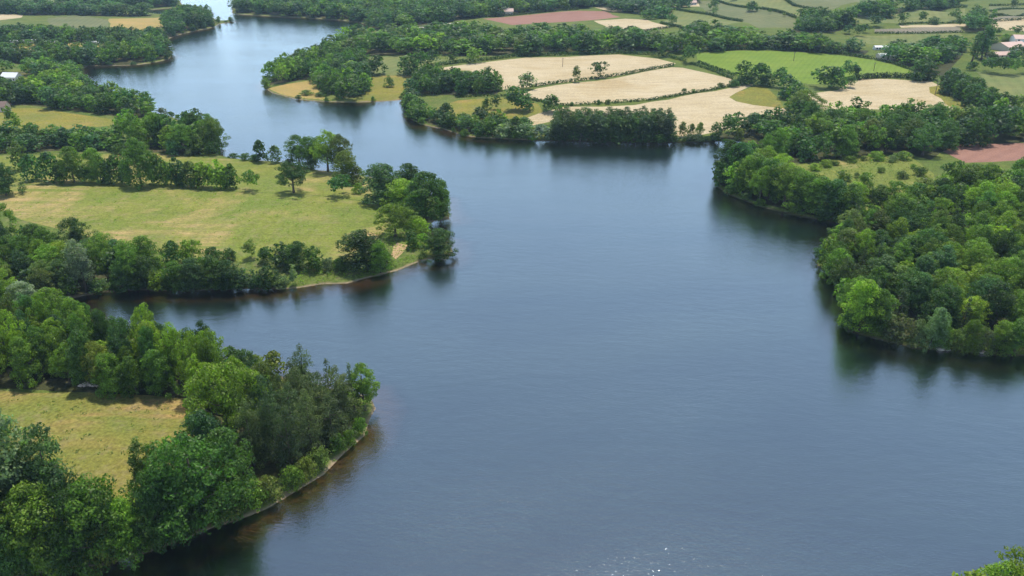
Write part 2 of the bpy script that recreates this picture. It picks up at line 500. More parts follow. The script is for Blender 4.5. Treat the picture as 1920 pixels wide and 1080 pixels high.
WOODS = [
 # key, place phrase, outline at the trees' feet, spacing m, height range m, type weights, colour weights, rows
 ('near_wood', 'wood behind the near meadow', [(-110,645),(60,642),(200,660),(300,680),(400,702),(470,726),(540,765),(520,800),(440,812),(375,790),(352,750),(200,735),(0,728),(-110,728)], 5.0, (9.5,16.5), 'oak4 tall1 edge4', 'mid4 bright3 dark2 olive1 bluish1', 4),
 ('pine_point', 'pine grove on the near wooded point', [(540,772),(610,786),(672,790),(680,800),(655,828),(600,862),(545,892),(500,905),(455,890),(440,850),(480,815)], 5.0, (11,15), 'pine1', 'pine4 pineolive3', 3),
 ('inlet_wood', 'wood across the narrow inlet', [(-110,462),(0,470),(60,476),(130,485),(220,500),(290,515),(300,538),(250,544),(190,550),(140,557),(90,570),(20,580),(-110,590)], 6.2, (8,12.5), 'oak3 tall2 edge3', 'dark3 mid3 olive1 bluish2 bright1', 4),
 ('bank_wood', 'rounded left-bank wood', [(235,262),(300,262),(335,248),(392,258),(408,278),(404,288),(340,288),(260,285),(235,280)], 8.5, (12,16), 'oak3 edge3', 'dark3 mid2 bright1', 3),
 ('thicket', 'low thicket above the hedgerow field', [(-110,286),(0,288),(100,283),(200,284),(232,280),(228,265),(150,262),(60,262),(-110,262)], 7.6, (6,10), 'oak1 edge3', 'dark3 bluish2 mid2', 2),
 ('hamlet_wood', 'wood below the white-roofed house', [(-110,196),(60,198),(120,205),(225,220),(290,222),(322,226),(272,208),(230,194),(188,180),(163,168),(150,162),(60,172),(-110,172)], 8.0, (8,12), 'oak2 edge3', 'dark3 mid3 bright1 bluish1', 3),
 ('upper_bank', 'wood above the white-roofed house', [(-110,136),(60,134),(120,134),(150,140),(154,152),(130,164),(70,155),(55,138),(0,138),(-110,160)], 8.5, (8,12), 'oak2 edge2', 'mid3 bright2 dark2 bluish1', 2),
 ('camp_shore', 'lakeside wood by the campsite', [(112,121),(180,122),(250,121),(312,110),(313,98),(285,97),(230,104),(150,106),(110,108),(0,106),(-110,106),(-110,120)], 9, (10,14), 'oak2 edge3', 'dark3 mid2 bluish2', 2),
 ('camp_wood', 'wood behind the campsite', [(-110,80),(20,79),(120,80),(200,81),(270,92),(306,90),(308,78),(290,74),(200,72),(100,70),(0,66),(-110,64)], 10, (9,13), 'oak2 edge2', 'dark3 mid2 bluish1', 2),
 ('far_headland', 'far headland wood', [(312,71),(345,61),(398,49),(405,42),(390,36),(330,32),(310,45),(306,58)], 10, (12,16), 'oak2 edge2', 'dark3 bluish2', 2),
 ('far_left', 'far left wood', [(-110,29),(0,26),(100,28),(200,31),(282,31),(285,28),(200,24),(110,19),(0,17),(-110,16)], 13, (10,15), 'oak1 edge1', 'dark2 bluish3', 1),
 ('far_left_shore', 'far left shore wood', [(140,6),(250,15),(330,13),(334,4),(320,-8),(180,-10)], 13, (11,15), 'oak1 edge1', 'dark2 bluish3', 1),
 ('top_wood', 'wood at the lake head', [(442,24),(560,31),(640,36),(690,45),(705,58),(780,49),(850,40),(905,33),(990,26),(1080,18),(1110,13),(1130,2),(900,-15),(442,-15)], 13, (12,17), 'oak1 edge1', 'dark4 bluish2 mid3', 2),
 ('middle_wood', 'big wood beyond pale fields', [(676,106),(690,104),(790,103),(900,105),(985,104),(1060,100),(1160,99),(1240,98),(1290,96),(1280,90),(1230,80),(1150,76),(1080,71),(960,74),(860,68),(780,72),(700,80),(660,80),(632,88),(610,100),(640,108)], 13, (11,16), 'oak2 edge3 tall1', 'dark3 mid4 bluish1 grey1 bright1 olive1', 3),
 ('cape_wood', 'wood on the middle cape', [(502,160),(535,155),(592,147),(600,172),(640,182),(664,184),(688,168),(686,145),(676,118),(640,110),(606,104),(562,122),(518,142)], 8.6, (9.5,14.5), 'oak2 edge3', 'dark3 mid2 bluish1 bright1', 3),
 ('knoll', 'dark clump below the pale field', [(768,180),(800,177),(860,179),(932,177),(938,169),(925,160),(880,157),(805,156),(775,163)], 7.6, (9.5,13), 'oak2 edge3', 'dark4 bluish1 mid1', 2),
 ('shore_belt', 'shore belt of the middle cape', [(769,222),(790,229),(830,239),(870,250),(930,256),(1000,259),(1002,250),(960,241),(900,235),(850,229),(815,222),(798,212),(785,200),(760,190)], 6.6, (6.5,10.5), 'edge4 oak1', 'dark3 mid3 bluish1', 2),
 ('cove_wood', 'wood around the cove', [(1325,258),(1380,261),(1430,264),(1470,258),(1485,246),(1465,238),(1400,243),(1350,250)], 7.5, (8,12), 'oak1 edge3 tall1', 'dark3 bluish2', 2),
 ('right_back', 'wood behind the rough clearing', [(1455,285),(1445,300),(1500,307),(1560,298),(1640,290),(1700,289),(1745,300),(1768,283),(1920,267),(2060,264),(2060,238),(1900,236),(1800,238),(1700,236),(1600,236),(1545,240),(1515,255)], 8.8, (10.5,15), 'oak3 edge2 tall2', 'mid3 dark4 bluish1 olive1', 3),
 ('right_point', 'wooded point facing the lake', [(1345,342),(1372,360),(1420,379),(1480,394),(1540,407),(1600,413),(1660,408),(1720,406),(1742,396),(1620,397),(1560,391),(1500,375),(1450,350),(1400,328),(1355,331)], 5.4, (10,14.5), 'oak2 edge3 tall1', 'mid3 dark3 bright2', 3),
 ('right_wood', 'large wood on the right bank', [(1550,498),(1562,522),(1586,558),(1598,608),(1650,626),(1720,643),(1800,651),(1920,658),(2060,666),(2060,352),(1920,353),(1830,348),(1768,350),(1755,356),(1705,388),(1645,412),(1600,436),(1565,465)], 6.9, (8.5,13), 'oak4 edge2 tall2 spire0.35', 'mid4 bright3 dark3 olive1.5 bluish1', 6),
 ('lane_wood', 'tree belt beyond the pale fields', [(1290,93),(1340,96),(1440,93),(1500,98),(1560,100),(1620,104),(1630,95),(1560,90),(1440,82),(1380,70),(1330,66),(1290,74)], 14, (9,14), 'oak2 edge2', 'dark3 bluish1 mid2', 2),
 ('hill_wood', 'dark wood on the far slope', [(1492,62),(1560,61),(1600,52),(1606,40),(1500,38)], 11, (10,15), 'oak2 edge2', 'dark3 bluish2 mid1', 2),
 ('hill_band', 'tree band along the far slope', [(1606,36),(1690,27),(1780,15),(1800,10),(1780,2),(1690,14),(1606,26)], 12, (11,16), 'oak2 edge2', 'dark3 bluish2 mid1', 1),
 ('farm_wood', 'trees in front of the farm', [(1650,112),(1700,124),(1738,142),(1768,142),(1785,125),(1800,110),(1800,92),(1730,92),(1660,98)], 13, (8,13), 'oak2 edge2 tall1', 'dark3 mid2 bluish2', 2),
 ('diagonal_belt', 'diagonal tree belt beside the green pasture', [(1762,150),(1800,165),(1850,190),(1868,206),(1890,212),(1850,216),(1822,206),(1790,186),(1762,168)], 7.5, (9,13), 'oak2 edge3', 'dark3 bluish2', 2),
 ('far_edge', 'trees at the top of the hill', [(1810,60),(1852,60),(1852,34),(1812,36)], 10, (9,14), 'oak1 tall1', 'dark1 bluish2', 1),
 ('sky_edge', 'far trees along the hilltop', [(1120,8),(1130,22),(1200,26),(1240,36),(1262,18),(1320,6),(1300,-4),(1150,-6)], 15, (9,14), 'oak1 edge1', 'dark2 bluish3', 1),
]

BED = 'lake_bed'
regions = []                       # (name, material, polygon)
for name, mk, px in FIELDS:
    regions.append((name, mk, np.array([unproj(u, v) for u, v in px])))
wood_polys = []
for w in WOODS:
    poly = np.array([unproj(u, v) for u, v in w[2]])
    wood_polys.append(poly)
    regions.append(('forest_floor', 'floor', poly))


def densify(poly, jit):
    out = []
    n = len(poly)
    for i in range(n):
        p, q = poly[i], poly[(i + 1) % n]
        L = np.linalg.norm(q - p)
        st = 3 + .02 * np.linalg.norm(p)
        k = max(1, int(L / st))
        nn = np.array([-(q - p)[1], (q - p)[0]]) / max(L, 1e-6)
        for j in range(k):
            a = p + (q - p) * j / k
            out.append(a + nn * rng.normal(0, jit + .0009 * np.linalg.norm(p)) * (0 if j == 0 else 1))
    return np.array(out)


verts2, edges2 = [], []


def add_loop(L):
    b = len(verts2)
    verts2.extend([tuple(p) for p in L])
    n = len(L)
    edges2.extend([(b + i, b + (i + 1) % n) for i in range(n)])


add_loop(SHORE)
for i, (name, mk, poly) in enumerate(regions):
    L = densify(poly, .5)
    regions[i] = (name, mk, L)
    add_loop(L)
# rings either side of the shoreline
T = np.roll(SHORE, -1, 0) - np.roll(SHORE, 1, 0)
NRM = np.stack([T[:, 1], -T[:, 0]], 1) / (np.linalg.norm(T, axis=1)[:, None] + 1e-9)
area = .5 * np.sum(SHORE[:, 0] * np.roll(SHORE[:, 1], -1) - SHORE[:, 1] * np.roll(SHORE[:, 0], -1))
if area < 0:
    NRM = -NRM                     # outward from the water
for off in (1.0, 2.3, 4.5, -1.6, -4, -10):
    Q = SHORE + NRM * off * (1 + np.linalg.norm(SHORE, axis=1) / 900)[:, None]
    d = sdf(Q)
    keep = (np.sign(d) == np.sign(off)) & (np.abs(seg_dist(Q, SHORE)) > abs(off) * .8)
    verts2.extend([tuple(p) for p in Q[keep]])
# scattered fill
for y0, y1, st, xw in ((30, 260, 9, 420), (260, 700, 20, 640), (700, 1900, 45, 1090), (1900, 6000, 400, 4000), (-900, 30, 150, 1500)):
    X = np.arange(-xw, xw + 1, st)
    Y = np.arange(y0, y1, st)
    A = np.stack(np.meshgrid(X, Y), -1).reshape(-1, 2)
    A = A + rng.uniform(-.3, .3, A.shape) * st
    verts2.extend([tuple(p) for p in A])
for s in (260, 700, 1900):
    pass
for x in np.arange(-4000, 4001, 400):
    for y in np.arange(-800, 1900, 300):
        if abs(x) > 1200 or y < 0:
            verts2.append((float(x), float(y)))
cv, ce, cf, ov, oe, of = delaunay_2d_cdt([Vector(p) for p in verts2], edges2, [], 0, 1e-4, False)
V2 = np.array([tuple(p) for p in cv])
F = np.array([f for f in cf if len(f) == 3])
dS = seg_dist(V2, SHORE)
inw = inside(V2, SHORE)
dS = np.where(dS < 1e-3, 0.0, dS)
sg = np.where(inw & (dS > 0), -dS, dS)
big = np.clip(sg, None, 600)
Z = height_d(big, V2)
C2 = V2[F].mean(1)
lab = np.full(len(F), -1)
wat = inside(C2, SHORE)
lab[wat] = -2
for i, (name, mk, L) in enumerate(regions):
    bb0, bb1 = L.min(0), L.max(0)
    cand = np.where((lab == -1) & (C2 >= bb0).all(1) & (C2 <= bb1).all(1))[0]
    if len(cand):
        lab[cand[inside(C2[cand], L)]] = i
V3 = np.column_stack([V2, Z])


def sub_mesh(name, mat, faces, smooth=True):
    used, inv = np.unique(faces, return_inverse=True)
    me = bpy.data.meshes.new(name)
    P = V3[used]
    f = inv.reshape(faces.shape)
    a = P[f]
    nz = np.cross(a[:, 1] - a[:, 0], a[:, 2] - a[:, 0])[:, 2]
    f[nz < 0] = f[nz < 0][:, ::-1]
    me.from_pydata(P.tolist(), [], f.tolist())
    me.materials.append(M[mat])
    me.polygons.foreach_set('use_smooth', [smooth] * len(me.polygons))
    o = mesh_obj(name, me)
    tag(o, kind='structure')
    return o


sub_mesh('lake_bed', 'bed', F[lab == -2])
sub_mesh('ground', 'rough', F[lab == -1])
ff = []
for i, (name, mk, L) in enumerate(regions):
    fs = F[lab == i]
    if not len(fs):
        continue
    if name == 'forest_floor':
        ff.append(fs)
    else:
        sub_mesh(name, mk, fs)
sub_mesh('forest_floor', 'floor', np.concatenate(ff))

me = bpy.data.meshes.new('water')
wf = F[lab == -2]
used, inv = np.unique(wf, return_inverse=True)
P = np.column_stack([V2[used], np.zeros(len(used))])
f = inv.reshape(wf.shape)
a = P[f]
nz = np.cross(a[:, 1] - a[:, 0], a[:, 2] - a[:, 0])[:, 2]
f[nz < 0] = f[nz < 0][:, ::-1]
P[:, 2] = .02
me.from_pydata(P.tolist(), [], f.tolist())
me.materials.append(M['water'])
tag(mesh_obj('water', me), kind='structure')

# ------------------------------------------------------------------ foliage
COLS = {  # word: leaf colour
 'bright': (.170, .260, .026), 'mid': (.108, .188, .024), 'dark': (.060, .120, .024), 'bluish': (.070, .135, .046),
 'grey': (.145, .195, .085), 'olive': (.120, .165, .034), 'pine': (.078, .115, .048), 'pineolive': (.108, .140, .056), 'silver': (.19, .235, .150), 'bronze': (.115, .130, .050),
}
WORD = {'bright': 'bright yellow-green', 'mid': 'mid-green', 'dark': 'dark green', 'bluish': 'blue-green', 'grey': 'grey-green',
        'olive': 'olive-green', 'pine': 'dark', 'pineolive': 'olive-toned', 'silver': 'silvery', 'bronze': 'bronze-green'}


def unit(n, r):
    v = r.normal(size=(n, 3))
    return v / np.linalg.norm(v, axis=1)[:, None]


def leaves_from_clumps(cl, r, size, dens, up=.25, narrow=.62):
    """cl: rows x,y,z, rx, rz. Returns quad corners (n,4,3) and a tint per quad."""
    quads, tints = [], []
    for (x, y, z, rx, rz, tc) in cl:
        n = max(6, int(dens * rx * (rx + rz) * .5 / (size * size)))
        d = unit(n, r)
        d[:, 2] += up * r.random(n)
        d /= np.linalg.norm(d, axis=1)[:, None]
        rad = .62 + .42 * r.random(n) ** .7
        p = np.array([x, y, z]) + d * rad[:, None] * np.array([rx, rx, rz])
        nn = d + .42 * r.normal(size=(n, 3))
        nn[:, 2] += .22
        nn /= np.linalg.norm(nn, axis=1)[:, None]
        a = np.cross(nn, unit(n, r))
        a /= np.linalg.norm(a, axis=1)[:, None] + 1e-9
        b = np.cross(nn, a)
        s = size * (.65 + .75 * r.random(n))
        A = a * s[:, None] * .72
        B = b * s[:, None] * .72 * narrow
        fold = nn * (s * .16)[:, None]
        q = np.stack([p + A, p + B - fold, p - A, p - B - fold], 1)
        quads.append(q)
        t = tc * (.62 + .76 * r.random(n))
        tints.append(t)
    return np.concatenate(quads), np.concatenate(tints)


DIM = {'oak': (13, 11.5), 'tall': (14, 8), 'edge': (12, 10), 'park': (12, 13), 'pine': (12, 7.0), 'spire': (10, 4.2), 'poplar': (14, 5.2), 'lombardy': (20, 4), 'bush': (3.6, 4.8), 'cone': (6, 4.6)}


def clumps(kind, r, lo):
    H, W = DIM[kind]
    cl = []
    ph = r.random(8) * 6.28
    def lobes(dx, dy, dz):
        th = math.atan2(dy, dx)
        return 1 + .22 * math.sin(2 * th + ph[0]) + .17 * math.sin(3 * th + ph[1] + 2 * dz) + .13 * math.sin(5 * th + ph[2] - 3 * dz)
    def tint():
        return .74 + .52 * r.random()
    if kind in ('oak', 'tall', 'park', 'poplar', 'lombardy'):
        zb = {'oak': .06, 'tall': .08, 'park': .26, 'poplar': .05, 'lombardy': .05}[kind] * H
        n = {'oak': 120, 'tall': 105, 'park': 110, 'poplar': 90, 'lombardy': 60}[kind]
        n = n if not lo else int(n * .34)
        cr = {'oak': .98, 'tall': .86, 'park': 1.0, 'poplar': .72, 'lombardy': .85}[kind] * (1 if not lo else 1.45)
        a, c = W / 2 - cr * .75, (H - zb) / 2 - cr * .6
        cz = (H + zb) / 2
        k = 0
        while k < n:
            d = unit(1, r)[0]
            if d[2] < -.75:
                continue
            t = (d[2] + 1) / 2
            prof = {'oak': 1 - .18 * abs(d[2]) ** 2, 'tall': 1.05 - .35 * t, 'park': 1.1 - .1 * t, 'poplar': 1, 'lombardy': 1.1 - .4 * t}[kind]
            q = lobes(*d) * prof * (.72 + .34 * r.random())
            rr = cr * (.55 + .85 * r.random())
            cl.append((d[0] * a * q, d[1] * a * q, cz + d[2] * c * (.86 + .2 * r.random()) * (1 + .1 * math.sin(ph[3] + 3 * d[0])), rr, rr * .60, tint()))
            k += 1
        for _ in range(n // 7):
            d = unit(1, r)[0] * r.random() * .5
            cl.append((d[0] * a, d[1] * a, cz + d[2] * c, cr * 1.9, cr * 1.6, tint()))
        if kind == 'poplar':
            for _ in range(5):
                th = r.random() * 6.28
                cl.append((math.cos(th) * .8, math.sin(th) * .8, H * (.15 + .25 * r.random()), .6, .6, tint()))
    elif kind in ('edge', 'bush', 'cone'):
        n = {'edge': 125, 'bush': 44, 'cone': 44}[kind]
        n = n if not lo else int(n * .34)
        cr = {'edge': .95, 'bush': .55, 'cone': .6}[kind] * (1 if not lo else 1.45)
        k = 0
        while k < n:
            t = r.random() ** (.9 if kind != 'cone' else 1.1)
            th = r.random() * 6.28
            if kind == 'cone':
                rad = (W / 2 - cr * .6) * (1 - t) ** .8
            else:
                rad = (W / 2 - cr * .7) * max(0, 1 - t ** 2.3) ** .5
            rad *= (1 + .16 * math.sin(2 * th + ph[0]) + .14 * math.sin(3 * th + ph[1] + 4 * t)) * (.70 + .36 * r.random())
            rr = cr * (.55 + .85 * r.random())
            cl.append((math.cos(th) * rad, math.sin(th) * rad, rr * .5 + t * (H - rr * 1.25), rr, rr * .62, tint()))
            k += 1
        for _ in range(n // 7):
            t = r.random()
            cl.append((r.normal() * W * .1, r.normal() * W * .1, H * (.12 + .6 * t), cr * 1.9, cr * 1.7, tint()))
    else:                          # pine and spire: whorls of flattened sprays
        lev = {'pine': 9, 'spire': 9}[kind] if not lo else 5
        for i in range(lev):
            t = i / (lev - 1)
            z = H * (.12 + .84 * t)
            R = (W / 2) * ((1 - t ** 1.6) ** .7 * .95 + .12 if kind == 'pine' else (1 - t) ** .95 + .06)
            nb = 6 if kind == 'pine' else 5
            nb = nb if not lo else 4
            o = r.random() * 6.28
            for j in range(nb):
                if kind == 'pine' and r.random() < .14:
                    continue
                th = o + j * 6.28 / nb + r.normal() * .25
                q = R * (.55 + .5 * r.random())
                rr = (1.1 if kind == 'pine' else .6) * (1.15 - .45 * t) * (.75 + .5 * r.random()) * (1.3 if lo else 1)
                cl.append((math.cos(th) * q, math.sin(th) * q, z + r.normal() * .35, rr, rr * .6, tint()))
                if q > 1.6:
                    cl.append((math.cos(th) * q * .45, math.sin(th) * q * .45, z + .1, rr * .9, rr * .6, tint()))
        cl.append((0, 0, H * .99, .35 if kind == 'spire' else .7, .6, 1))
    return cl


def quad_mesh(name, Q, T, mat='leaf'):
    n = len(Q)
    me = bpy.data.meshes.new(name)
    me.vertices.add(n * 4)
    me.loops.add(n * 4)
    me.polygons.add(n)
    me.vertices.foreach_set('co', Q.reshape(-1).astype(np.float32))
    me.loops.foreach_set('vertex_index', np.arange(n * 4, dtype=np.int32))
    me.polygons.foreach_set('loop_start', np.arange(0, n * 4, 4, dtype=np.int32))
    me.polygons.foreach_set('loop_total', np.full(n, 4, np.int32))
    me.update(calc_edges=True)
    at = me.attributes.new('tint', 'FLOAT_COLOR', 'POINT')
    T = np.asarray(T)
    if T.ndim == 1:
        T = np.repeat(T[:, None], 3, 1)
    c = np.ones((n, 4, 4), np.float32)
    c[:, :, :3] = T[:, None, :]
    at.data.foreach_set('color', c.reshape(-1))
    me.materials.append(M[mat])
    return me


def tube(pts, rads, nseg=7):
    vs, fs = [], []
    pts = [Vector(p) for p in pts]
    for i, p in enumerate(pts):
        d = (pts[min(i + 1, len(pts) - 1)] - pts[max(i - 1, 0)]).normalized()
        a = d.orthogonal().normalized()
        b = d.cross(a)
        for k in range(nseg):
            t = 2 * math.pi * k / nseg
            vs.append(p + (a * math.cos(t) + b * math.sin(t)) * rads[i])
    for i in range(len(pts) - 1):
        for k in range(nseg):
            k2 = (k + 1) % nseg
            fs.append((i * nseg + k, i * nseg + k2, (i + 1) * nseg + k2, (i + 1) * nseg + k))
    fs.append(tuple(reversed(range(nseg))))
    fs.append(tuple(range((len(pts) - 1) * nseg, len(pts) * nseg)))
    return vs, fs


def join_parts(parts):
    V, Fc = [], []
    for vs, fs in parts:
        b = len(V)
        V += [tuple(v) for v in vs]
        Fc += [tuple(i + b for i in f) for f in fs]
    return V, Fc


def trunk_mesh(kind, seed):
    r = np.random.default_rng(seed + 77)
    H, W = DIM[kind]
    R = {'oak': .42, 'tall': .33, 'edge': .32, 'park': .5, 'pine': .3, 'spire': .2, 'poplar': .22, 'lombardy': .35}.get(kind, .2)
    top = .8 * H
    pts, rad = [], []
    for i in range(7):
        t = i / 6
        pts.append((.25 * math.sin(2.2 * t + seed) * t, .25 * math.cos(1.7 * t + seed) * t, -.6 + t * (top + .6)))
        rad.append(R * (1.35 if i == 0 else 1) * (1 - .82 * t))
    parts = [tube(pts, rad)]
    nl = {'park': 9, 'oak': 8, 'tall': 7, 'edge': 6, 'poplar': 5}.get(kind, 6)
    for j in range(nl):
        t = .28 + .55 * j / nl
        th = j * 2.4 + r.random()
        b = Vector((.25 * math.sin(2.2 * t + seed) * t, .25 * math.cos(1.7 * t + seed) * t, t * top))
        L = W * .42 * (1.05 - .6 * t) * (.8 + .4 * r.random())
        d = Vector((math.cos(th), math.sin(th), .55 if kind != 'pine' else .15))
        e = b + d * L
        mid = b + d * L * .5 + Vector((0, 0, -.08 * L))
        parts.append(tube([b, mid, e], [R * .42 * (1 - t * .5), R * .26, R * .06], 5))
    V, Fc = join_parts(parts)
    me = bpy.data.meshes.new('trunk')
    me.from_pydata(V, [], Fc)
    me.materials.append(M['pale_bark' if kind == 'poplar' else 'bark'])
    me.polygons.foreach_set('use_smooth', [True] * len(me.polygons))
    return me


NV = {'oak': 5, 'tall': 4, 'edge': 5, 'park': 3, 'pine': 4, 'spire': 2, 'poplar': 3, 'lombardy': 1, 'bush': 4, 'cone': 2}
LEAF = {'oak': .26, 'tall': .25, 'edge': .26, 'park': .27, 'pine': .25, 'spire': .30, 'poplar': .32, 'lombardy': .4, 'bush': .22, 'cone': .26}
HI, LO, TR = {}, {}, {}
for kind, nv in NV.items():
    for s in range(nv):
        r = np.random.default_rng(1000 + 31 * s + hash(kind) % 1 + sum(map(ord, kind)))
        cl = clumps(kind, r, False)
        nar = .34 if kind in ('pine', 'spire') else .62
        Q, T = leaves_from_clumps(cl, r, LEAF[kind], 4.6 if kind not in ('pine', 'spire') else 6.0, .3, nar)
        HI[kind, s] = quad_mesh('crown', Q, T)
        cl = clumps(kind, r, True)
        LO[kind, s] = leaves_from_clumps(cl, r, LEAF[kind] * 3.0, 3.6, .3, .7)
        if kind not in ('bush', 'cone'):
            TR[kind, s] = trunk_mesh(kind, s)

# ------------------------------------------------------------------ where each plant stands
plants = []   # dicts


def metres(x, y, hpx):
    g = ground(x, y)
    u, v, zc = project(x, y, g)
    lo, hi = 0, 60
    for _ in range(30):
        m = (lo + hi) / 2
        if v - project(x, y, g + m)[1] < hpx:
            lo = m
        else:
            hi = m
    return lo


def pick(weights, r):
    items = []
    for w in weights.split():
        k = w.rstrip('0123456789.')
        items.append((k, float(w[len(k):])))
    s = sum(b for a, b in items)
    q = r.random() * s
    for a, b in items:
        q -= b
        if q <= 0:
            return a
    return items[-1][0]


r = np.random.default_rng(5)
EXPL_PTS = []


def put(u, v, hpx, wpx, kind, col, key, place):
    p = unproj(u, v)
    if sdf(p)[0] < .3:
        for _ in range(12):
            e = .5
            gxx = sdf(p + [e, 0])[0] - sdf(p - [e, 0])[0]
            gyy = sdf(p + [0, e])[0] - sdf(p - [0, e])[0]
            g = np.array([gxx, gyy])
            g /= np.linalg.norm(g) + 1e-9
            p = p + g * .6
            if sdf(p)[0] > .5:
                break
    zc = project(p[0], p[1], ground(*p))[2]
    h = metres(p[0], p[1], hpx)
    w = wpx * zc / FPX
    plants.append(dict(x=p[0], y=p[1], h=h, w=w, kind=kind, col=col, key=key, place=place, row=None, expl=True))
    EXPL_PTS.append((p[0], p[1], w))


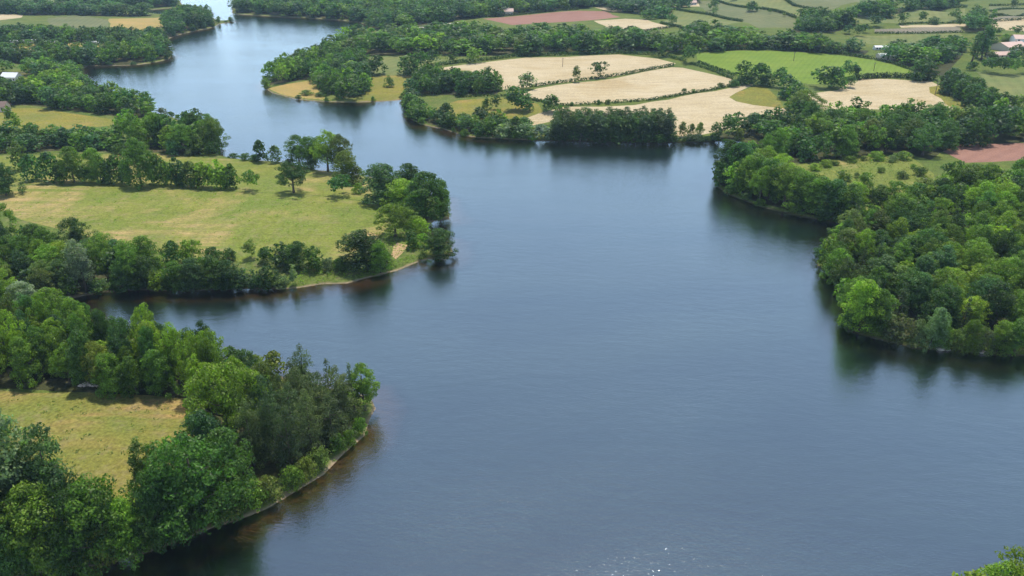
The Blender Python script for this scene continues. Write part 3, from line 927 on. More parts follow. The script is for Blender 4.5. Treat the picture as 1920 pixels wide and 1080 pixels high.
E = [
 # u, v of the foot, height and width in photograph pixels, type, colour
 ('near_shore', 'at the near left corner of the lake', [
  (62,1015,235,130,'tall','grey'),(122,1012,205,110,'tall','bluish'),(15,1040,225,150,'oak','mid'),(90,1062,150,130,'edge','mid'),
  (215,1046,158,135,'edge','mid'),(165,1058,140,110,'edge','dark'),(288,962,130,72,'tall','olive'),(378,992,172,185,'oak','mid'),
  (305,1025,140,85,'edge','dark'),(335,1008,120,110,'edge','dark'),(440,945,140,115,'edge','dark'),(418,965,110,85,'edge','olive'),(25,1076,120,120,'edge','dark'),
  (430,830,150,135,'oak','bright'),(395,880,110,90,'edge','bluish'),(350,880,60,70,'edge','dark'),(250,1050,105,85,'edge','bright'),(-20,1000,220,150,'oak','dark')]),
 ('near_bushes', 'on the near left shore', [(332,1016,64,64,'bush','dark'),(360,1008,66,62,'bush','dark'),(386,1000,62,62,'bush','dark'),(410,992,60,60,'bush','mid'),(300,1030,66,66,'bush','dark'),(268,1042,70,70,'bush','dark'),(436,982,56,56,'bush','dark'),
  (287,1022,85,72,'bush','olive'),(472,952,56,64,'bush','mid'),(508,936,44,52,'bush','olive'),(548,912,40,50,'bush','mid'),(575,896,40,46,'bush','olive'),
  (602,874,38,46,'bush','olive'),(634,846,34,40,'bush','mid'),(660,836,28,28,'bush','mid'),(190,1056,75,80,'bush','olive'),(120,1066,80,90,'bush','mid'),(60,1074,70,80,'bush','mid'),(676,815,34,30,'bush','mid')]),
 ('point_tip', 'at the tip of the near wooded point', [(684,768,82,70,'oak','mid'),(665,772,90,40,'spire','pine'),(624,768,92,44,'spire','pine'),(645,775,70,50,'pine','pineolive'),(572,752,105,60,'pine','pine')]),
 ('inlet_trees', 'beside the narrow inlet', [(150,482,72,64,'oak','dark'),(162,546,96,58,'tall','silver'),(5,470,95,70,'oak','mid'),(205,500,62,60,'oak','mid'),(255,535,85,60,'oak','mid'),(280,520,80,62,'edge','mid'),(50,590,62,70,'edge','silver'),(100,600,62,66,'edge','bright'),(240,545,60,60,'edge','dark'),(275,543,62,55,'edge','dark')]),
 ('south_hedge', 'along the lower edge of the peninsula meadow', [
  (326,494,44,46,'bush','dark'),(358,492,46,52,'bush','mid'),(400,490,28,40,'bush','dark'),(430,488,24,34,'bush','dark'),(470,484,34,34,'oak','olive'),(500,492,30,44,'bush','dark'),
  (532,500,46,54,'edge','dark'),(562,504,52,56,'edge','dark'),(590,506,46,44,'edge','mid'),(618,508,26,36,'bush','grey'),(640,508,27,34,'bush','dark'),(656,508,22,26,'bush','grey')]),
 ('south_shore', 'on the inlet shore of the peninsula', [(318,545,22,36,'bush','dark'),(350,545,20,34,'bush','bluish'),(382,545,24,36,'bush','dark'),(414,545,20,36,'bush','mid'),(446,543,22,36,'bush','dark'),(478,543,20,34,'bush','dark'),(508,543,18,32,'bush','mid'),(262,545,24,40,'bush','dark'),(228,545,24,40,'bush','dark'),
  (335,541,54,50,'edge','mid'),(365,541,58,54,'edge','bluish'),(398,541,62,62,'edge','dark'),(430,541,54,58,'edge','dark'),(462,540,38,48,'edge','bluish'),(506,539,42,48,'edge','dark'),
  (553,535,40,22,'tall','grey'),(300,541,36,46,'bush','bright'),(485,541,26,40,'bush','bluish'),(530,538,22,34,'bush','grey')]),
 ('tip_trees', 'at the tip of the peninsula', [
  (680,502,72,92,'edge','dark'),(716,514,60,44,'edge','mid'),(742,444,62,70,'oak','bright'),(824,484,54,66,'edge','dark'),(772,465,36,30,'edge','dark'),(755,392,58,74,'edge','bright'),
  (800,408,88,92,'edge','mid'),(826,409,74,50,'edge','mid'),(718,378,74,92,'edge','bluish'),(765,372,68,70,'edge','dark'),(785,440,34,44,'bush','bright'),(770,425,40,40,'bush','olive'),(795,462,26,34,'bush','bright'),(705,492,48,50,'bush','grey'),(752,420,34,36,'bush','bright')]),
 ('hedgerow', 'in the hedgerow across the peninsula', [
  (42,318,56,40,'edge','olive'),(64,338,50,40,'edge','dark'),(98,341,58,43,'edge','dark'),(140,342,69,51,'edge','mid'),(185,342,67,47,'edge','mid'),(222,344,56,40,'edge','dark'),(240,345,48,34,'edge','bluish'),(266,349,93,68,'edge','mid'),
  (300,346,60,43,'edge','mid'),(336,348,56,40,'edge','dark'),(360,350,50,33,'edge','olive'),(386,352,54,37,'edge','bright'),(412,353,56,38,'edge','bright'),(436,353,48,33,'edge','mid'),(318,347,46,34,'edge','mid'),(346,349,44,34,'edge','bluish'),(373,351,44,32,'edge','dark'),(399,352,44,32,'edge','mid'),(424,353,42,32,'edge','bright'),(205,344,48,34,'edge','dark'),(120,341,43,34,'edge','dark'),(165,343,37,34,'edge','dark')]),
 ('meadow_trees', 'standing alone in the peninsula field', [(473,357,40,42,'park','mid'),(551,361,58,66,'park','dark'),(637,367,40,54,'park','dark'),(12,366,62,60,'edge','dark')]),
 ('far_side', 'on the far shore of the peninsula', [
  (572,308,56,58,'oak','dark'),(600,312,62,52,'oak','dark'),(628,316,74,62,'oak','bright'),(648,322,72,56,'oak','olive'),(652,342,62,50,'edge','olive'),(600,313,28,30,'bush','grey'),(490,303,42,32,'edge','dark'),(517,305,34,24,'edge','bluish'),
  (460,300,14,24,'bush','dark'),(478,301,12,26,'bush','dark'),(670,345,34,34,'edge','olive'),(545,308,12,22,'bush','dark'),(440,297,10,24,'bush','dark'),(672,362,20,26,'bush','bright')]),
 ('bank_bushes', 'in front of the rounded wood', [(327,291,30,32,'bush','bluish'),(372,289,40,40,'cone','mid'),(400,290,26,30,'bush','dark'),(355,291,14,28,'bush','grey'),(230,289,22,40,'bush','dark'),(265,290,26,44,'bush','mid')]),
 ('camp_trees', 'between the caravans on the campsite', [(37,86,22,24,'edge','dark'),(73,86,24,24,'edge','bluish'),(93,88,18,20,'edge','dark'),(118,87,26,28,'edge','dark'),(165,84,24,24,'edge','dark'),(195,90,26,26,'edge','bluish'),(218,95,24,26,'edge','dark'),(15,88,24,26,'edge','dark'),(55,86,14,18,'bush','mid')]),
 ('strip_trees', 'beside the narrow yellow field', [(24,242,46,24,'tall','bright'),(35,246,34,22,'tall','bright'),(62,250,18,32,'bush','bronze'),(255,205,40,36,'oak','dark'),(95,205,46,34,'tall','bluish')]),
 ('shore_cape', 'on the grassy shore of the middle cape', [(658,188,50,52,'oak','dark'),(640,184,36,34,'edge','dark'),(612,176,44,40,'edge','dark'),(560,184,7,12,'bush','dark'),(574,178,10,28,'bush','olive'),(600,181,9,22,'bush','olive'),(730,163,24,22,'cone','mid'),(706,139,38,40,'edge','dark'),(768,140,42,46,'edge','dark'),(788,138,46,46,'oak','dark'),(808,127,34,40,'oak','dark'),(848,119,20,22,'oak','dark'),(888,118,32,38,'oak','mid')]),
 ('cape_bushes', 'around the small yellow meadow of the cape', [(930,205,26,22,'oak','dark'),(912,205,26,20,'cone','mid'),(962,206,46,42,'tall','dark'),(980,207,40,46,'edge','dark'),(1033,209,34,42,'edge','dark'),(1016,262,30,46,'edge','silver'),(985,258,30,40,'edge','grey'),(945,256,26,44,'edge','grey'),(785,226,32,40,'edge','dark'),(770,200,26,36,'edge','mid')]),
 ('field_hedge', 'in the hedge between the pale fields', [(988,167,32,36,'oak','grey'),(1080,154,31,22,'oak','olive'),(1122,146,33,34,'oak','dark'),(1072,198,8,10,'bush','dark'),(1122,196,10,10,'bush','dark'),(1140,195,10,12,'bush','olive'),(1283,172,7,11,'bush','dark'),(1300,173,7,10,'bush','olive'),(1350,163,9,16,'bush','olive'),(1376,163,15,26,'bush','dark')]),
 ('cove_shrubs', 'on the shore beside the poplar plantation', [(1048,264,22,34,'edge','dark'),(1075,265,20,36,'edge','dark'),(1102,265.5,24,34,'edge','bluish'),(1128,266,19,36,'edge','dark'),(1156,266.5,23,36,'edge','dark'),(1182,267,20,36,'edge','mid'),(1208,267,22,34,'edge','dark'),(1234,267,24,36,'edge','dark'),(1256,266,26,34,'edge','dark'),(1278,256,30,20,'edge','olive'),(1296,252,22,18,'bush','olive'),(1312,252,24,18,'bush','olive'),(1340,262,30,30,'edge','dark'),(1300,263,12,40,'bush','dark')]),
 ('oak_belt', 'in the belt below the green crop', [(1460,164,38,38,'oak','dark'),(1474,184,46,44,'edge','bluish'),(1490,204,52,52,'edge','dark'),(1508,226,58,62,'oak','olive'),(1514,246,58,54,'edge','dark'),(1495,232,46,46,'edge','dark'),(1394,158,46,46,'edge','dark'),(1422,160,44,42,'edge','dark'),(1440,162,26,30,'edge','bluish'),
  (1542,166,46,50,'oak','dark'),(1566,166,42,44,'edge','dark'),(1588,146,36,32,'oak','bluish'),(1592,164,24,28,'oak','dark'),(1602,146,26,20,'edge','dark'),(1290,118,36,34,'oak','dark'),(1240,106,36,34,'oak','dark'),(1722,150,42,46,'edge','dark'),(1742,149,34,30,'edge','dark')]),
 ('farm_trees', 'by the farm', [(1858,112,16,24,'edge','dark'),(1898,114,20,30,'edge','dark'),(1845,100,20,22,'edge','dark'),(1835,92,26,26,'oak','bluish'),(1862,84,16,20,'edge','dark'),(1884,76,14,20,'edge','mid'),(1852,136,30,36,'park','dark'),(1872,140,34,38,'park','dark'),(1894,141,34,34,'park','mid'),(1918,138,30,30,'park','dark'),(1822,132,18,22,'bush','dark'),(1880,210,40,40,'edge','dark'),(1906,206,30,36,'edge','mid'),(1905,66,20,24,'oak','dark'),(1870,66,16,20,'oak','dark'),(1905,108,26,36,'edge','dark')]),
 ('hill_trees', 'standing among the far hill fields', [(1337,19,20,24,'oak','dark'),(1260,49,24,20,'oak','dark'),(1218,36,20,34,'edge','dark'),(1410,21,20,26,'edge','dark'),(1443,25,10,8,'tall','dark'),(1470,30,7,8,'oak','olive'),(1610,68,24,26,'oak','dark'),(1588,64,20,22,'oak','bluish'),(1622,62,18,18,'park','dark'),(1642,50,22,30,'oak','bluish'),(1690,46,24,22,'oak','dark'),(1728,42,22,20,'oak','dark'),(1750,46,16,26,'edge','dark'),(1790,40,26,24,'oak','dark'),(1798,50,24,22,'oak','bluish'),(1340,28,16,16,'oak','grey'),(1375,0,16,20,'oak','dark'),(1290,10,14,16,'oak','dark'),(1900,12,14,16,'oak','dark'),(1310,60,24,36,'edge','bluish'),(1790,10,16,20,'edge','dark'),(1760,12,16,20,'edge','dark')]),
 ('spit', 'on the far sand spit', [(432,39,6,8,'bush','dark'),(424,41,3,8,'bush','dark')]),
 ('right_point_trees', 'on the wooded point facing the lake', [(1362,341,78,62,'oak','dark'),(1386,346,82,72,'edge','dark'),(1350,346,52,42,'edge','dark'),(1410,360,74,72,'edge','mid'),(1440,372,78,72,'edge','mid'),(1470,384,74,68,'oak','mid'),(1500,394,76,66,'edge','mid'),(1530,402,72,66,'edge','mid'),(1560,409,74,68,'edge','dark'),(1590,414,70,66,'edge','mid'),(1425,345,70,68,'oak','bright'),(1455,358,68,66,'oak','bright'),(1490,378,64,62,'edge','mid'),(1525,388,62,62,'oak','mid'),(1560,394,60,62,'edge','dark'),(1600,401,58,62,'oak','bright'),(1640,405,60,62,'edge','mid'),(1675,403,62,62,'oak','bright'),(1710,399,58,60,'edge','mid')]),
 ('right_shrubs', 'on the right bank waterside', [(1685,641,52,68,'bush','bronze'),(1716,646,50,40,'bush','grey'),(1742,652,78,52,'edge','grey'),(1760,656,56,44,'edge','mid'),(1788,656,42,46,'bush','olive'),(1815,658,62,44,'edge','mid'),(1838,659,48,44,'bush','bronze'),(1868,660,62,50,'edge','mid'),(1900,664,66,66,'edge','mid'),(1662,632,46,40,'edge','grey'),(1610,618,96,76,'edge','bright'),(1640,625,84,56,'edge','mid'),(1600,588,72,56,'edge','mid'),(1566,530,66,52,'edge','mid'),(1548,500,56,40,'edge','mid')]),
 ('corner_trees', 'in the near right corner', [(1905,1165,128,130,'oak','bright'),(1965,1155,142,150,'oak','bright'),(1858,1160,104,110,'edge','bright'),(1815,1150,76,84,'edge','bright')]),
 ('clearing', 'in the rough clearing of the right bank', [(1548,313,15,30,'bush','bright'),(1566,310,10,20,'bush','mid'),(1594,304,13,24,'bush','mid'),(1618,301,9,16,'bush','olive'),(1643,300,18,38,'bush','bright'),(1672,303,13,22,'bush','grey'),(1694,299,16,34,'bush','mid'),(1526,319,14,26,'bush','bright'),(1652,322,10,18,'bush','olive'),(1606,331,8,14,'bush','olive'),(1690,333,13,24,'bush','olive'),(1620,348,26,36,'bush','mid'),(1726,328,17,30,'bush','mid'),(1580,338,20,30,'edge','mid'),(1712,316,9,16,'bush','bright')]),
]
for key, place, L in E:
    for t in L:
        put(*t, key, place)
for u, v, hp in ((1840, 112, 62), (1831, 108, 74), (1822, 116, 56), (1848, 104, 84)):
    put(u, v, hp, 19, 'lombardy', 'dark', 'lombardy', 'beside the farm')
put(1271, 82, 30, 13, 'spire', 'pine', 'cottage', 'beside the pink-roofed cottage')

# the poplar plantation, in three planted lines
for row, (a, b, n) in enumerate((((1036, 262), (1254, 264), 15), ((1034, 254), (1260, 257), 15), ((1038, 247), (1258, 249), 14))):
    A, B = unproj(*a), unproj(*b)
    for i in range(n):
        p = A + (B - A) * (i + .5) / n + r.normal(0, .45, 2)
        plants.append(dict(x=p[0], y=p[1], h=r.uniform(11.0, 12.8), w=r.uniform(6.8, 8.4), kind='poplar', col=['dark', 'dark', 'pine'][int(r.integers(3))], key='poplar_row', place='poplar plantation on the shore', row=row, expl=False))

EP = np.array(EXPL_PTS)
for (key, place, px, sp_, hr, tw, cw, nrow), poly in zip(WOODS, wood_polys):
    mn, mx = poly.min(0), poly.max(0)
    pts = []
    j = 0
    y = mn[1]
    while y < mx[1] + sp_:
        x = mn[0] + (j % 2) * sp_ / 2
        while x < mx[0] + sp_:
            pts.append((x + r.normal() * sp_ * .22, y + r.normal() * sp_ * .22))
            x += sp_
        y += sp_ * .87
        j += 1
    pts = np.array(pts)
    pts = pts[inside(pts, poly)]
    pts = pts[sdf(pts) > 1.0]
    d = np.sqrt(((pts[:, None] - EP[None, :, :2]) ** 2).sum(2))
    pts = pts[(d > EP[None, :, 2] * .30 + sp_ * .18).all(1)]
    if not len(pts):
        continue
    q = np.argsort(np.hypot(pts[:, 0], pts[:, 1]))
    row = np.empty(len(pts), int)
    row[q] = np.arange(len(pts)) * nrow // len(pts)
    for (x, y), rw in zip(pts, row):
        kind = pick(tw, r)
        h = r.uniform(*hr)
        w = sp_ * r.uniform(1.15, 1.7) * (1 if kind != 'tall' else .8)
        if kind == 'pine':
            w = sp_ * r.uniform(1.15, 1.5)
        if kind == 'spire':
            w = h * .42
        col = 'pine' if kind == 'spire' else pick(cw, r)
        plants.append(dict(x=x, y=y, h=h, w=w, kind=kind, col=col, key=key, place=place, row=int(rw) if nrow > 1 else None, nrow=nrow, expl=False))

# shrubs that overhang the water wherever a wood comes down to the shore
WP = [q for (w_, q) in zip(WOODS, wood_polys)]
acc = 0.0
last = SHORE[0]
for k in range(len(SHORE)):
    acc += np.linalg.norm(SHORE[k] - last)
    last = SHORE[k]
    dist = np.hypot(*SHORE[k])
    if acc < 2.0 + dist * .008 or dist > 900 or SHORE[k][1] < 60:
        continue
    best, bi = 1e9, -1
    for wi, q in enumerate(WP):
        if np.abs(q - SHORE[k]).max(1).min() > 90:
            continue
        dd = seg_dist(SHORE[k][None, :], q)[0]
        if inside(SHORE[k][None, :], q)[0]:
            dd = 0
        if dd < best:
            best, bi = dd, wi
    near = np.sqrt(((EP[:, :2] - SHORE[k]) ** 2).sum(1)).min() if len(EP) else 99
    if best > 9 + dist * .012 or near < 3.0 or WOODS[bi][0] == 'pine_point':
        continue
    acc = 0.0
    p_ = SHORE[k] + NRM[k] * r.uniform(.1, 1.1)
    kind = 'bush' if r.random() < .72 else 'edge'
    h = r.uniform(2.4, 4.6) if kind == 'bush' else r.uniform(5, 8)
    plants.append(dict(x=p_[0], y=p_[1], h=h, w=h * r.uniform(1.15, 1.7) if kind == 'bush' else h * r.uniform(.8, 1.0), kind=kind,
                       col=pick('dark4 mid3 bluish1 olive1 grey0.5', r), key='fringe_' + WOODS[bi][0], place='at the shore of the ' + WOODS[bi][1], row=None, expl=True))

NAME = {'oak': 'broadleaf_tree', 'tall': 'broadleaf_tree', 'edge': 'broadleaf_tree', 'park': 'broadleaf_tree', 'pine': 'pine_tree', 'spire': 'conifer_tree', 'poplar': 'poplar_tree', 'lombardy': 'lombardy_poplar', 'bush': 'bush', 'cone': 'bush'}
NOUN = {'broadleaf_tree': 'tree', 'pine_tree': 'pine', 'conifer_tree': 'spiky conifer', 'poplar_tree': 'slim poplar', 'lombardy_poplar': 'columnar poplar', 'bush': 'bush'}
for p in plants:
    p['z'] = max(0.0, ground(p['x'], p['y']))
    u, v, zc = project(p['x'], p['y'], p['z'])
    ut, vt, _ = project(p['x'], p['y'], p['z'] + p['h'] * .8)
    p['u'], p['v'] = u, v
    p['inview'] = (-25 < u < 1945) and (vt < 1085) and (v > 3)
    p['size'] = math.sqrt(p['h'] * p['w']) / zc * FPX
    p['name'] = NAME[p['kind']]

singles, mass = [], []
for nm in set(NAME.values()):
    L = sorted([p for p in plants if p['name'] == nm], key=lambda p: -p['size'])
    ok = [p for p in L if p['inview']]
    lim = 290
    singles += ok[:lim]
    mass += ok[lim:] + [p for p in L if not p['inview']]

ORD = 'first second third fourth fifth sixth seventh eighth ninth tenth eleventh twelfth thirteenth fourteenth fifteenth sixteenth seventeenth eighteenth nineteenth twentieth'.split()


def ordinal(i):
    return ORD[i] if i < 20 else 'twenty-' + ORD[i - 20]


def rowphrase(row, n):
    if n == 2:
        return ('front', 'rear')[row] + ' half'
    if n == 3:
        return ('front', 'middle', 'back')[row] + ' row'
    if n == 4:
        return ('front', 'second', 'third', 'rear')[row] + ' row'
    return ('front', 'second', 'third', 'fourth', 'fifth', 'rear')[row] + ' row'


groups = {}
for p in singles:
    groups.setdefault((p['key'], p['row'], p['col'], p['name']), []).append(p)
for (key, row, col, nm), L in groups.items():
    L.sort(key=lambda p: p['u'])
    noun = NOUN[nm]
    cw = WORD[col]
    if L[0]['row'] is not None:
        n = 3 if key == 'poplar_row' else L[0]['nrow']
        place = f"{rowphrase(row, n)} of the {L[0]['place']}"
    elif L[0]['expl']:
        place = L[0]['place']
    else:
        place = 'in the ' + L[0]['place']
    for i, p in enumerate(L):
        if len(L) == 1:
            p['label'] = f"{cw} {noun} {place}"
        elif len(L) == 2:
            p['label'] = f"{('left', 'right')[i]} of two {cw} {noun}s {place}" if noun != 'bush' else f"{('left', 'right')[i]} of two {cw} bushes {place}"
        else:
            k = len(L) - 1 - i
            p['label'] = f"{ordinal(i)}-from-left {cw} {noun} {place}" if i <= k else (f"{ordinal(k)}-from-right {cw} {noun} {place}" if k else f"rightmost {cw} {noun} {place}")
            if i == 0:
                p['label'] = f"leftmost {cw} {noun} {place}"
GROUP = {'poplar_row': 'poplars of the shore plantation', 'hedgerow': 'hedgerow trees across the peninsula'}
CAT = {'broadleaf_tree': 'tree', 'pine_tree': 'pine', 'conifer_tree': 'conifer', 'poplar_tree': 'poplar', 'lombardy_poplar': 'poplar', 'bush': 'bush'}


def tinted(col, rr, k=.22):
    c = np.array(COLS[col])
    f = 1 + rr.normal(0, k)
    f = min(max(f, .68), 1.24)
    hue = rr.normal(.0, .05)
    return (c[0] * f * (1 + hue * 1.6), c[1] * f, c[2] * f * (1 - hue))


rr = np.random.default_rng(21)
for p in singles:
    kind = p['kind']
    s = int(rr.integers(NV[kind]))
    H, W = DIM[kind]
    sc = (p['w'] / W, p['w'] / W, p['h'] / H)
    rz = rr.random() * 6.28
    z = p['z'] - .05
    plural = {'tree': 'trees', 'pine': 'pines', 'conifer': 'conifers', 'poplar': 'poplars', 'bush': 'bushes'}[CAT[p['name']]]
    grp = GROUP.get(p['key'], f"{plural} {'of the ' if p['row'] is not None else ''}{p['place']}")
    color = (*tinted(p['col'], rr), 1)
    if p['name'] == 'bush':
        o = mesh_obj('bush', HI[kind, s])
        o.location = (p['x'], p['y'], z)
        o.scale = sc
        o.rotation_euler = (0, 0, rz)
        o.color = color
        tag(o, p['label'], 'bush', grp)
        continue
    root = bpy.data.objects.new(p['name'], None)
    COL.objects.link(root)
    root.location = (p['x'], p['y'], z)
    root.scale = sc
    root.rotation_euler = (rr.normal() * .03, rr.normal() * .03, rz)
    root.empty_display_size = 1
    tag(root, p['label'], CAT[p['name']], grp)
    t = mesh_obj('trunk', TR[kind, s], root)
    c = mesh_obj('crown', HI[kind, s], root)
    c.color = color

QS, TS = [], []
for p in mass:
    kind = p['kind']
    s = int(rr.integers(NV[kind]))
    Q, T = LO[kind, s]
    H, W = DIM[kind]
    a = rr.random() * 6.28
    ca, sa = math.cos(a), math.sin(a)
    q = Q * np.array([p['w'] / W, p['w'] / W, p['h'] / H])
    q = np.stack([q[..., 0] * ca - q[..., 1] * sa + p['x'], q[..., 0] * sa + q[..., 1] * ca + p['y'], q[..., 2] + p['z']], -1)
    QS.append(q)
    TS.append(T[:, None] * np.array(tinted(p['col'], rr))[None, :])
o = mesh_obj('distant_woodland', quad_mesh('distant_woodland', np.concatenate(QS), np.concatenate(TS)))
tag(o, kind='stuff')
for p in singles:
    if len(p['label'].split()) > 16:
        p['label'] = p['label'].replace('left of two', 'left-hand').replace('right of two', 'right-hand').replace('trees', 'tree', 1).replace('bushes', 'bush', 1)
[print('LONG', p['label']) for p in singles if len(p['label'].split()) > 16]
print('PLANTS', len(plants), 'single', len(singles), 'mass', len(mass), {n: sum(1 for p in singles if p['name'] == n) for n in set(NAME.values())})

# ------------------------------------------------------------------ hedges
HEDGES = [
 ('clipped hedge between the upper two pale stubble fields', [(950,167),(1000,163),(1080,152),(1180,138.5),(1264,123.5)], 2.0, 2.4),
 ('thin hedge between the lower two pale stubble fields', [(985,184),(1017,191),(1040,198),(1075,198),(1153,193),(1220,188.5),(1280,178),(1340,168),(1388,158)], 1.7, 2.0),
 ('dark hedge along the top of the pale stubble fields', [(787,131),(860,118),(960,107),(1060,103.5),(1160,100.5),(1240,104),(1285,116)], 2.6, 3.0),
 ('hedge on the near side of the lane below the green crop', [(1296,120),(1340,135),(1374,149)], 2.0, 2.6),
 ('hedge on the crop side of the lane by the stubble', [(1308,117),(1345,131),(1380,143)], 2.0, 2.6),
 ('hedge along the top of the bright green crop', [(1306,98),(1400,93),(1500,95),(1570,101),(1635,111)], 2.4, 3.2),
 ('hedge down the farm side of the bright green crop', [(1640,112),(1675,120),(1706,131)], 2.0, 2.4),
 ('bushy hedge between green crop and right stubble field', [(1604,150),(1640,146),(1670,145),(1706,147),(1745,152)], 3.4, 4.0),
 ('dark hedge below the clump above the cape meadow', [(860,183),(905,181),(952,180.5),(1010,191)], 1.6, 1.8),
 ('low shore hedge right of the poplar plantation', [(1266,264),(1300,264),(1345,262)], 1.8, 3.0),
 ('dark hedge along the campsite', [(20,78),(70,79.5),(120,82)], 2.6, 3.0),
 ('long diagonal hedge across the far hill', [(1265,18),(1330,28),(1392,41)], 2.4, 3.4),
 ('upper diagonal hedge on the far hill', [(1335,-1),(1400,15),(1492,34)], 2.4, 3.4),
 ('highest hedge at the crest of the far hill', [(1430,-5),(1490,12),(1532,19)], 2.4, 3.4),
 ('hedge below the tan field corner on the far hill', [(1238,44),(1270,50),(1302,62)], 2.2, 3.2),
 ('hedge above the yellow strip near the hilltop', [(1690,24),(1750,18),(1812,14)], 2.4, 3.4),
 ('hedge above the pale strip on the far right hill', [(1686,46.5),(1740,44),(1812,43)], 1.8, 2.6),
 ('hedge below the grey fallow strip', [(1640,62.5),(1720,63),(1806,61)], 1.8, 2.6),
 ('top hedge of the far right pastures', [(1855,11),(1920,9),(1980,8)], 2.2, 3.0),
 ('second hedge of the far right pastures', [(1855,22),(1920,18),(1980,16)], 2.0, 3.0),
 ('third hedge of the far right pastures', [(1853,33),(1920,29),(1980,27)], 2.2, 3.0),
 ('hedge above the far right stubble', [(1855,41),(1920,37),(1980,35)], 2.2, 3.0),
 ('bushy hedge at the foot of the far slope', [(1450,92),(1520,90),(1600,96)], 3.0, 4.0),
 ('hedge beside the red ploughed field', [(905,33),(990,26.5),(1085,18.5)], 2.4, 3.0),
 ('low hedge above the far stubble field', [(1200,60),(1230,56),(1262,51)], 2.0, 2.8),
]
rh = np.random.default_rng(8)
for lab_, px, hh, ww in HEDGES:
    W = np.array([unproj(u, v) for u, v in px])
    c0 = W.mean(0)
    z0 = ground(*c0)
    cl = []
    for i in range(len(W) - 1):
        L = np.linalg.norm(W[i + 1] - W[i])
        k = max(2, int(L / .65))
        for j in range(k):
            p = W[i] + (W[i + 1] - W[i]) * (j + rh.random()) / k + rh.normal(0, ww * .12, 2)
            if rh.random() < .01:
                continue
            g = ground(*p) - z0
            h = hh * rh.uniform(.85, 1.15)
            cl.append((p[0] - c0[0], p[1] - c0[1], g + h * .45, ww * .5 * rh.uniform(.7, 1.2), h * .58, .8 + .35 * rh.random()))
    Q, T = leaves_from_clumps(cl, rh, .62, 2.6, .2, .7)
    o = mesh_obj('hedge', quad_mesh('hedge', Q, T * .60))
    o.location = (c0[0], c0[1], z0)
    o.color = (*tinted('dark', rh, .12), 1)
    tag(o, lab_, 'hedge', 'field hedges')

# ------------------------------------------------------------------ weeds and tufts on banks and rough ground
WEEDS = [
 ([(560,512),(640,505),(700,496),(735,485),(790,478),(798,485),(740,506),(690,520),(600,533),(545,538),(520,536)], 1.5, .9, 'bright', .9),
 ([(290,520),(330,518),(420,520),(520,518),(520,536),(330,540),(290,540)], 1.8, .8, 'bright', .8),
 ([(1500,318),(1560,306),(1650,297),(1700,297),(1742,325),(1738,344),(1690,352),(1570,342)], 2.2, .9, 'olive', .7),
 ([(-60,740),(200,745),(350,755),(360,800),(330,845),(290,900),(200,945),(-60,945)], 4.2, .32, 'olive', 1.0),
 ([(470,960),(560,915),(640,855),(690,790),(698,790),(682,815),(650,850),(610,884),(560,919),(500,949)], 1.2, .7, 'bright', .8),
 ([(1600,620),(1650,632),(1720,649),(1800,657),(1920,664),(1920,655),(1800,648),(1650,622)], 1.6, 1.0, 'olive', .9),
 ([(720,395),(760,430),(790,440),(790,470),(735,480),(700,480),(700,440)], 1.5, .8, 'bright', .8),
 ([(510,172),(560,183),(640,187),(750,184),(750,187),(640,190.5),(560,186),(520,178)], 2.2, .7, 'bright', .8),
 ([(20,352),(200,355),(600,372),(715,395),(700,450),(640,480),(330,470),(120,430),(30,405)], 6.0, .28, 'bright', 1.0),
]
rw = np.random.default_rng(14)
Qs, Ts = [], []
for px, sp_, hh, col, sz in WEEDS:
    poly = np.array([unproj(u, v) for u, v in px])
    mn, mx = poly.min(0), poly.max(0)
    n = int((mx - mn).prod() / (sp_ * sp_) * 1.2)
    pts = mn + rw.random((n, 2)) * (mx - mn)
    pts = pts[inside(pts, poly)]
    pts = pts[sdf(pts) > .25]
    cl = []
    for x, y in pts:
        k = rw.uniform(.5, 1.5)
        cl.append((x, y, ground(x, y) + hh * k * .3, sz * k * .7, hh * k * .6, 1))
    Q, T = leaves_from_clumps(cl, rw, .26, 1.6, .6, .5)
    per = np.array(COLS[col]) * 1.15
    var = .75 + .5 * rw.random(len(T))
    Qs.append(Q)
    Ts.append((T * var)[:, None] * per[None, :])
o = mesh_obj('weeds', quad_mesh('weeds', np.concatenate(Qs), np.concatenate(Ts)))
tag(o, kind='stuff')

# ------------------------------------------------------------------ buildings and small things


def box(x0, x1, y0, y1, z0, z1):
    v = [(x0,y0,z0),(x1,y0,z0),(x1,y1,z0),(x0,y1,z0),(x0,y0,z1),(x1,y0,z1),(x1,y1,z1),(x0,y1,z1)]
    f = [(3,2,1,0),(4,5,6,7),(0,1,5,4),(1,2,6,5),(2,3,7,6),(3,0,4,7)]
    return v, f


def part(name, parts, mat, parent):
    V, Fc = join_parts(parts)
    me = bpy.data.meshes.new(name)
    me.from_pydata(V, [], Fc)
    me.materials.append(M[mat])
    return mesh_obj(name, me, parent)


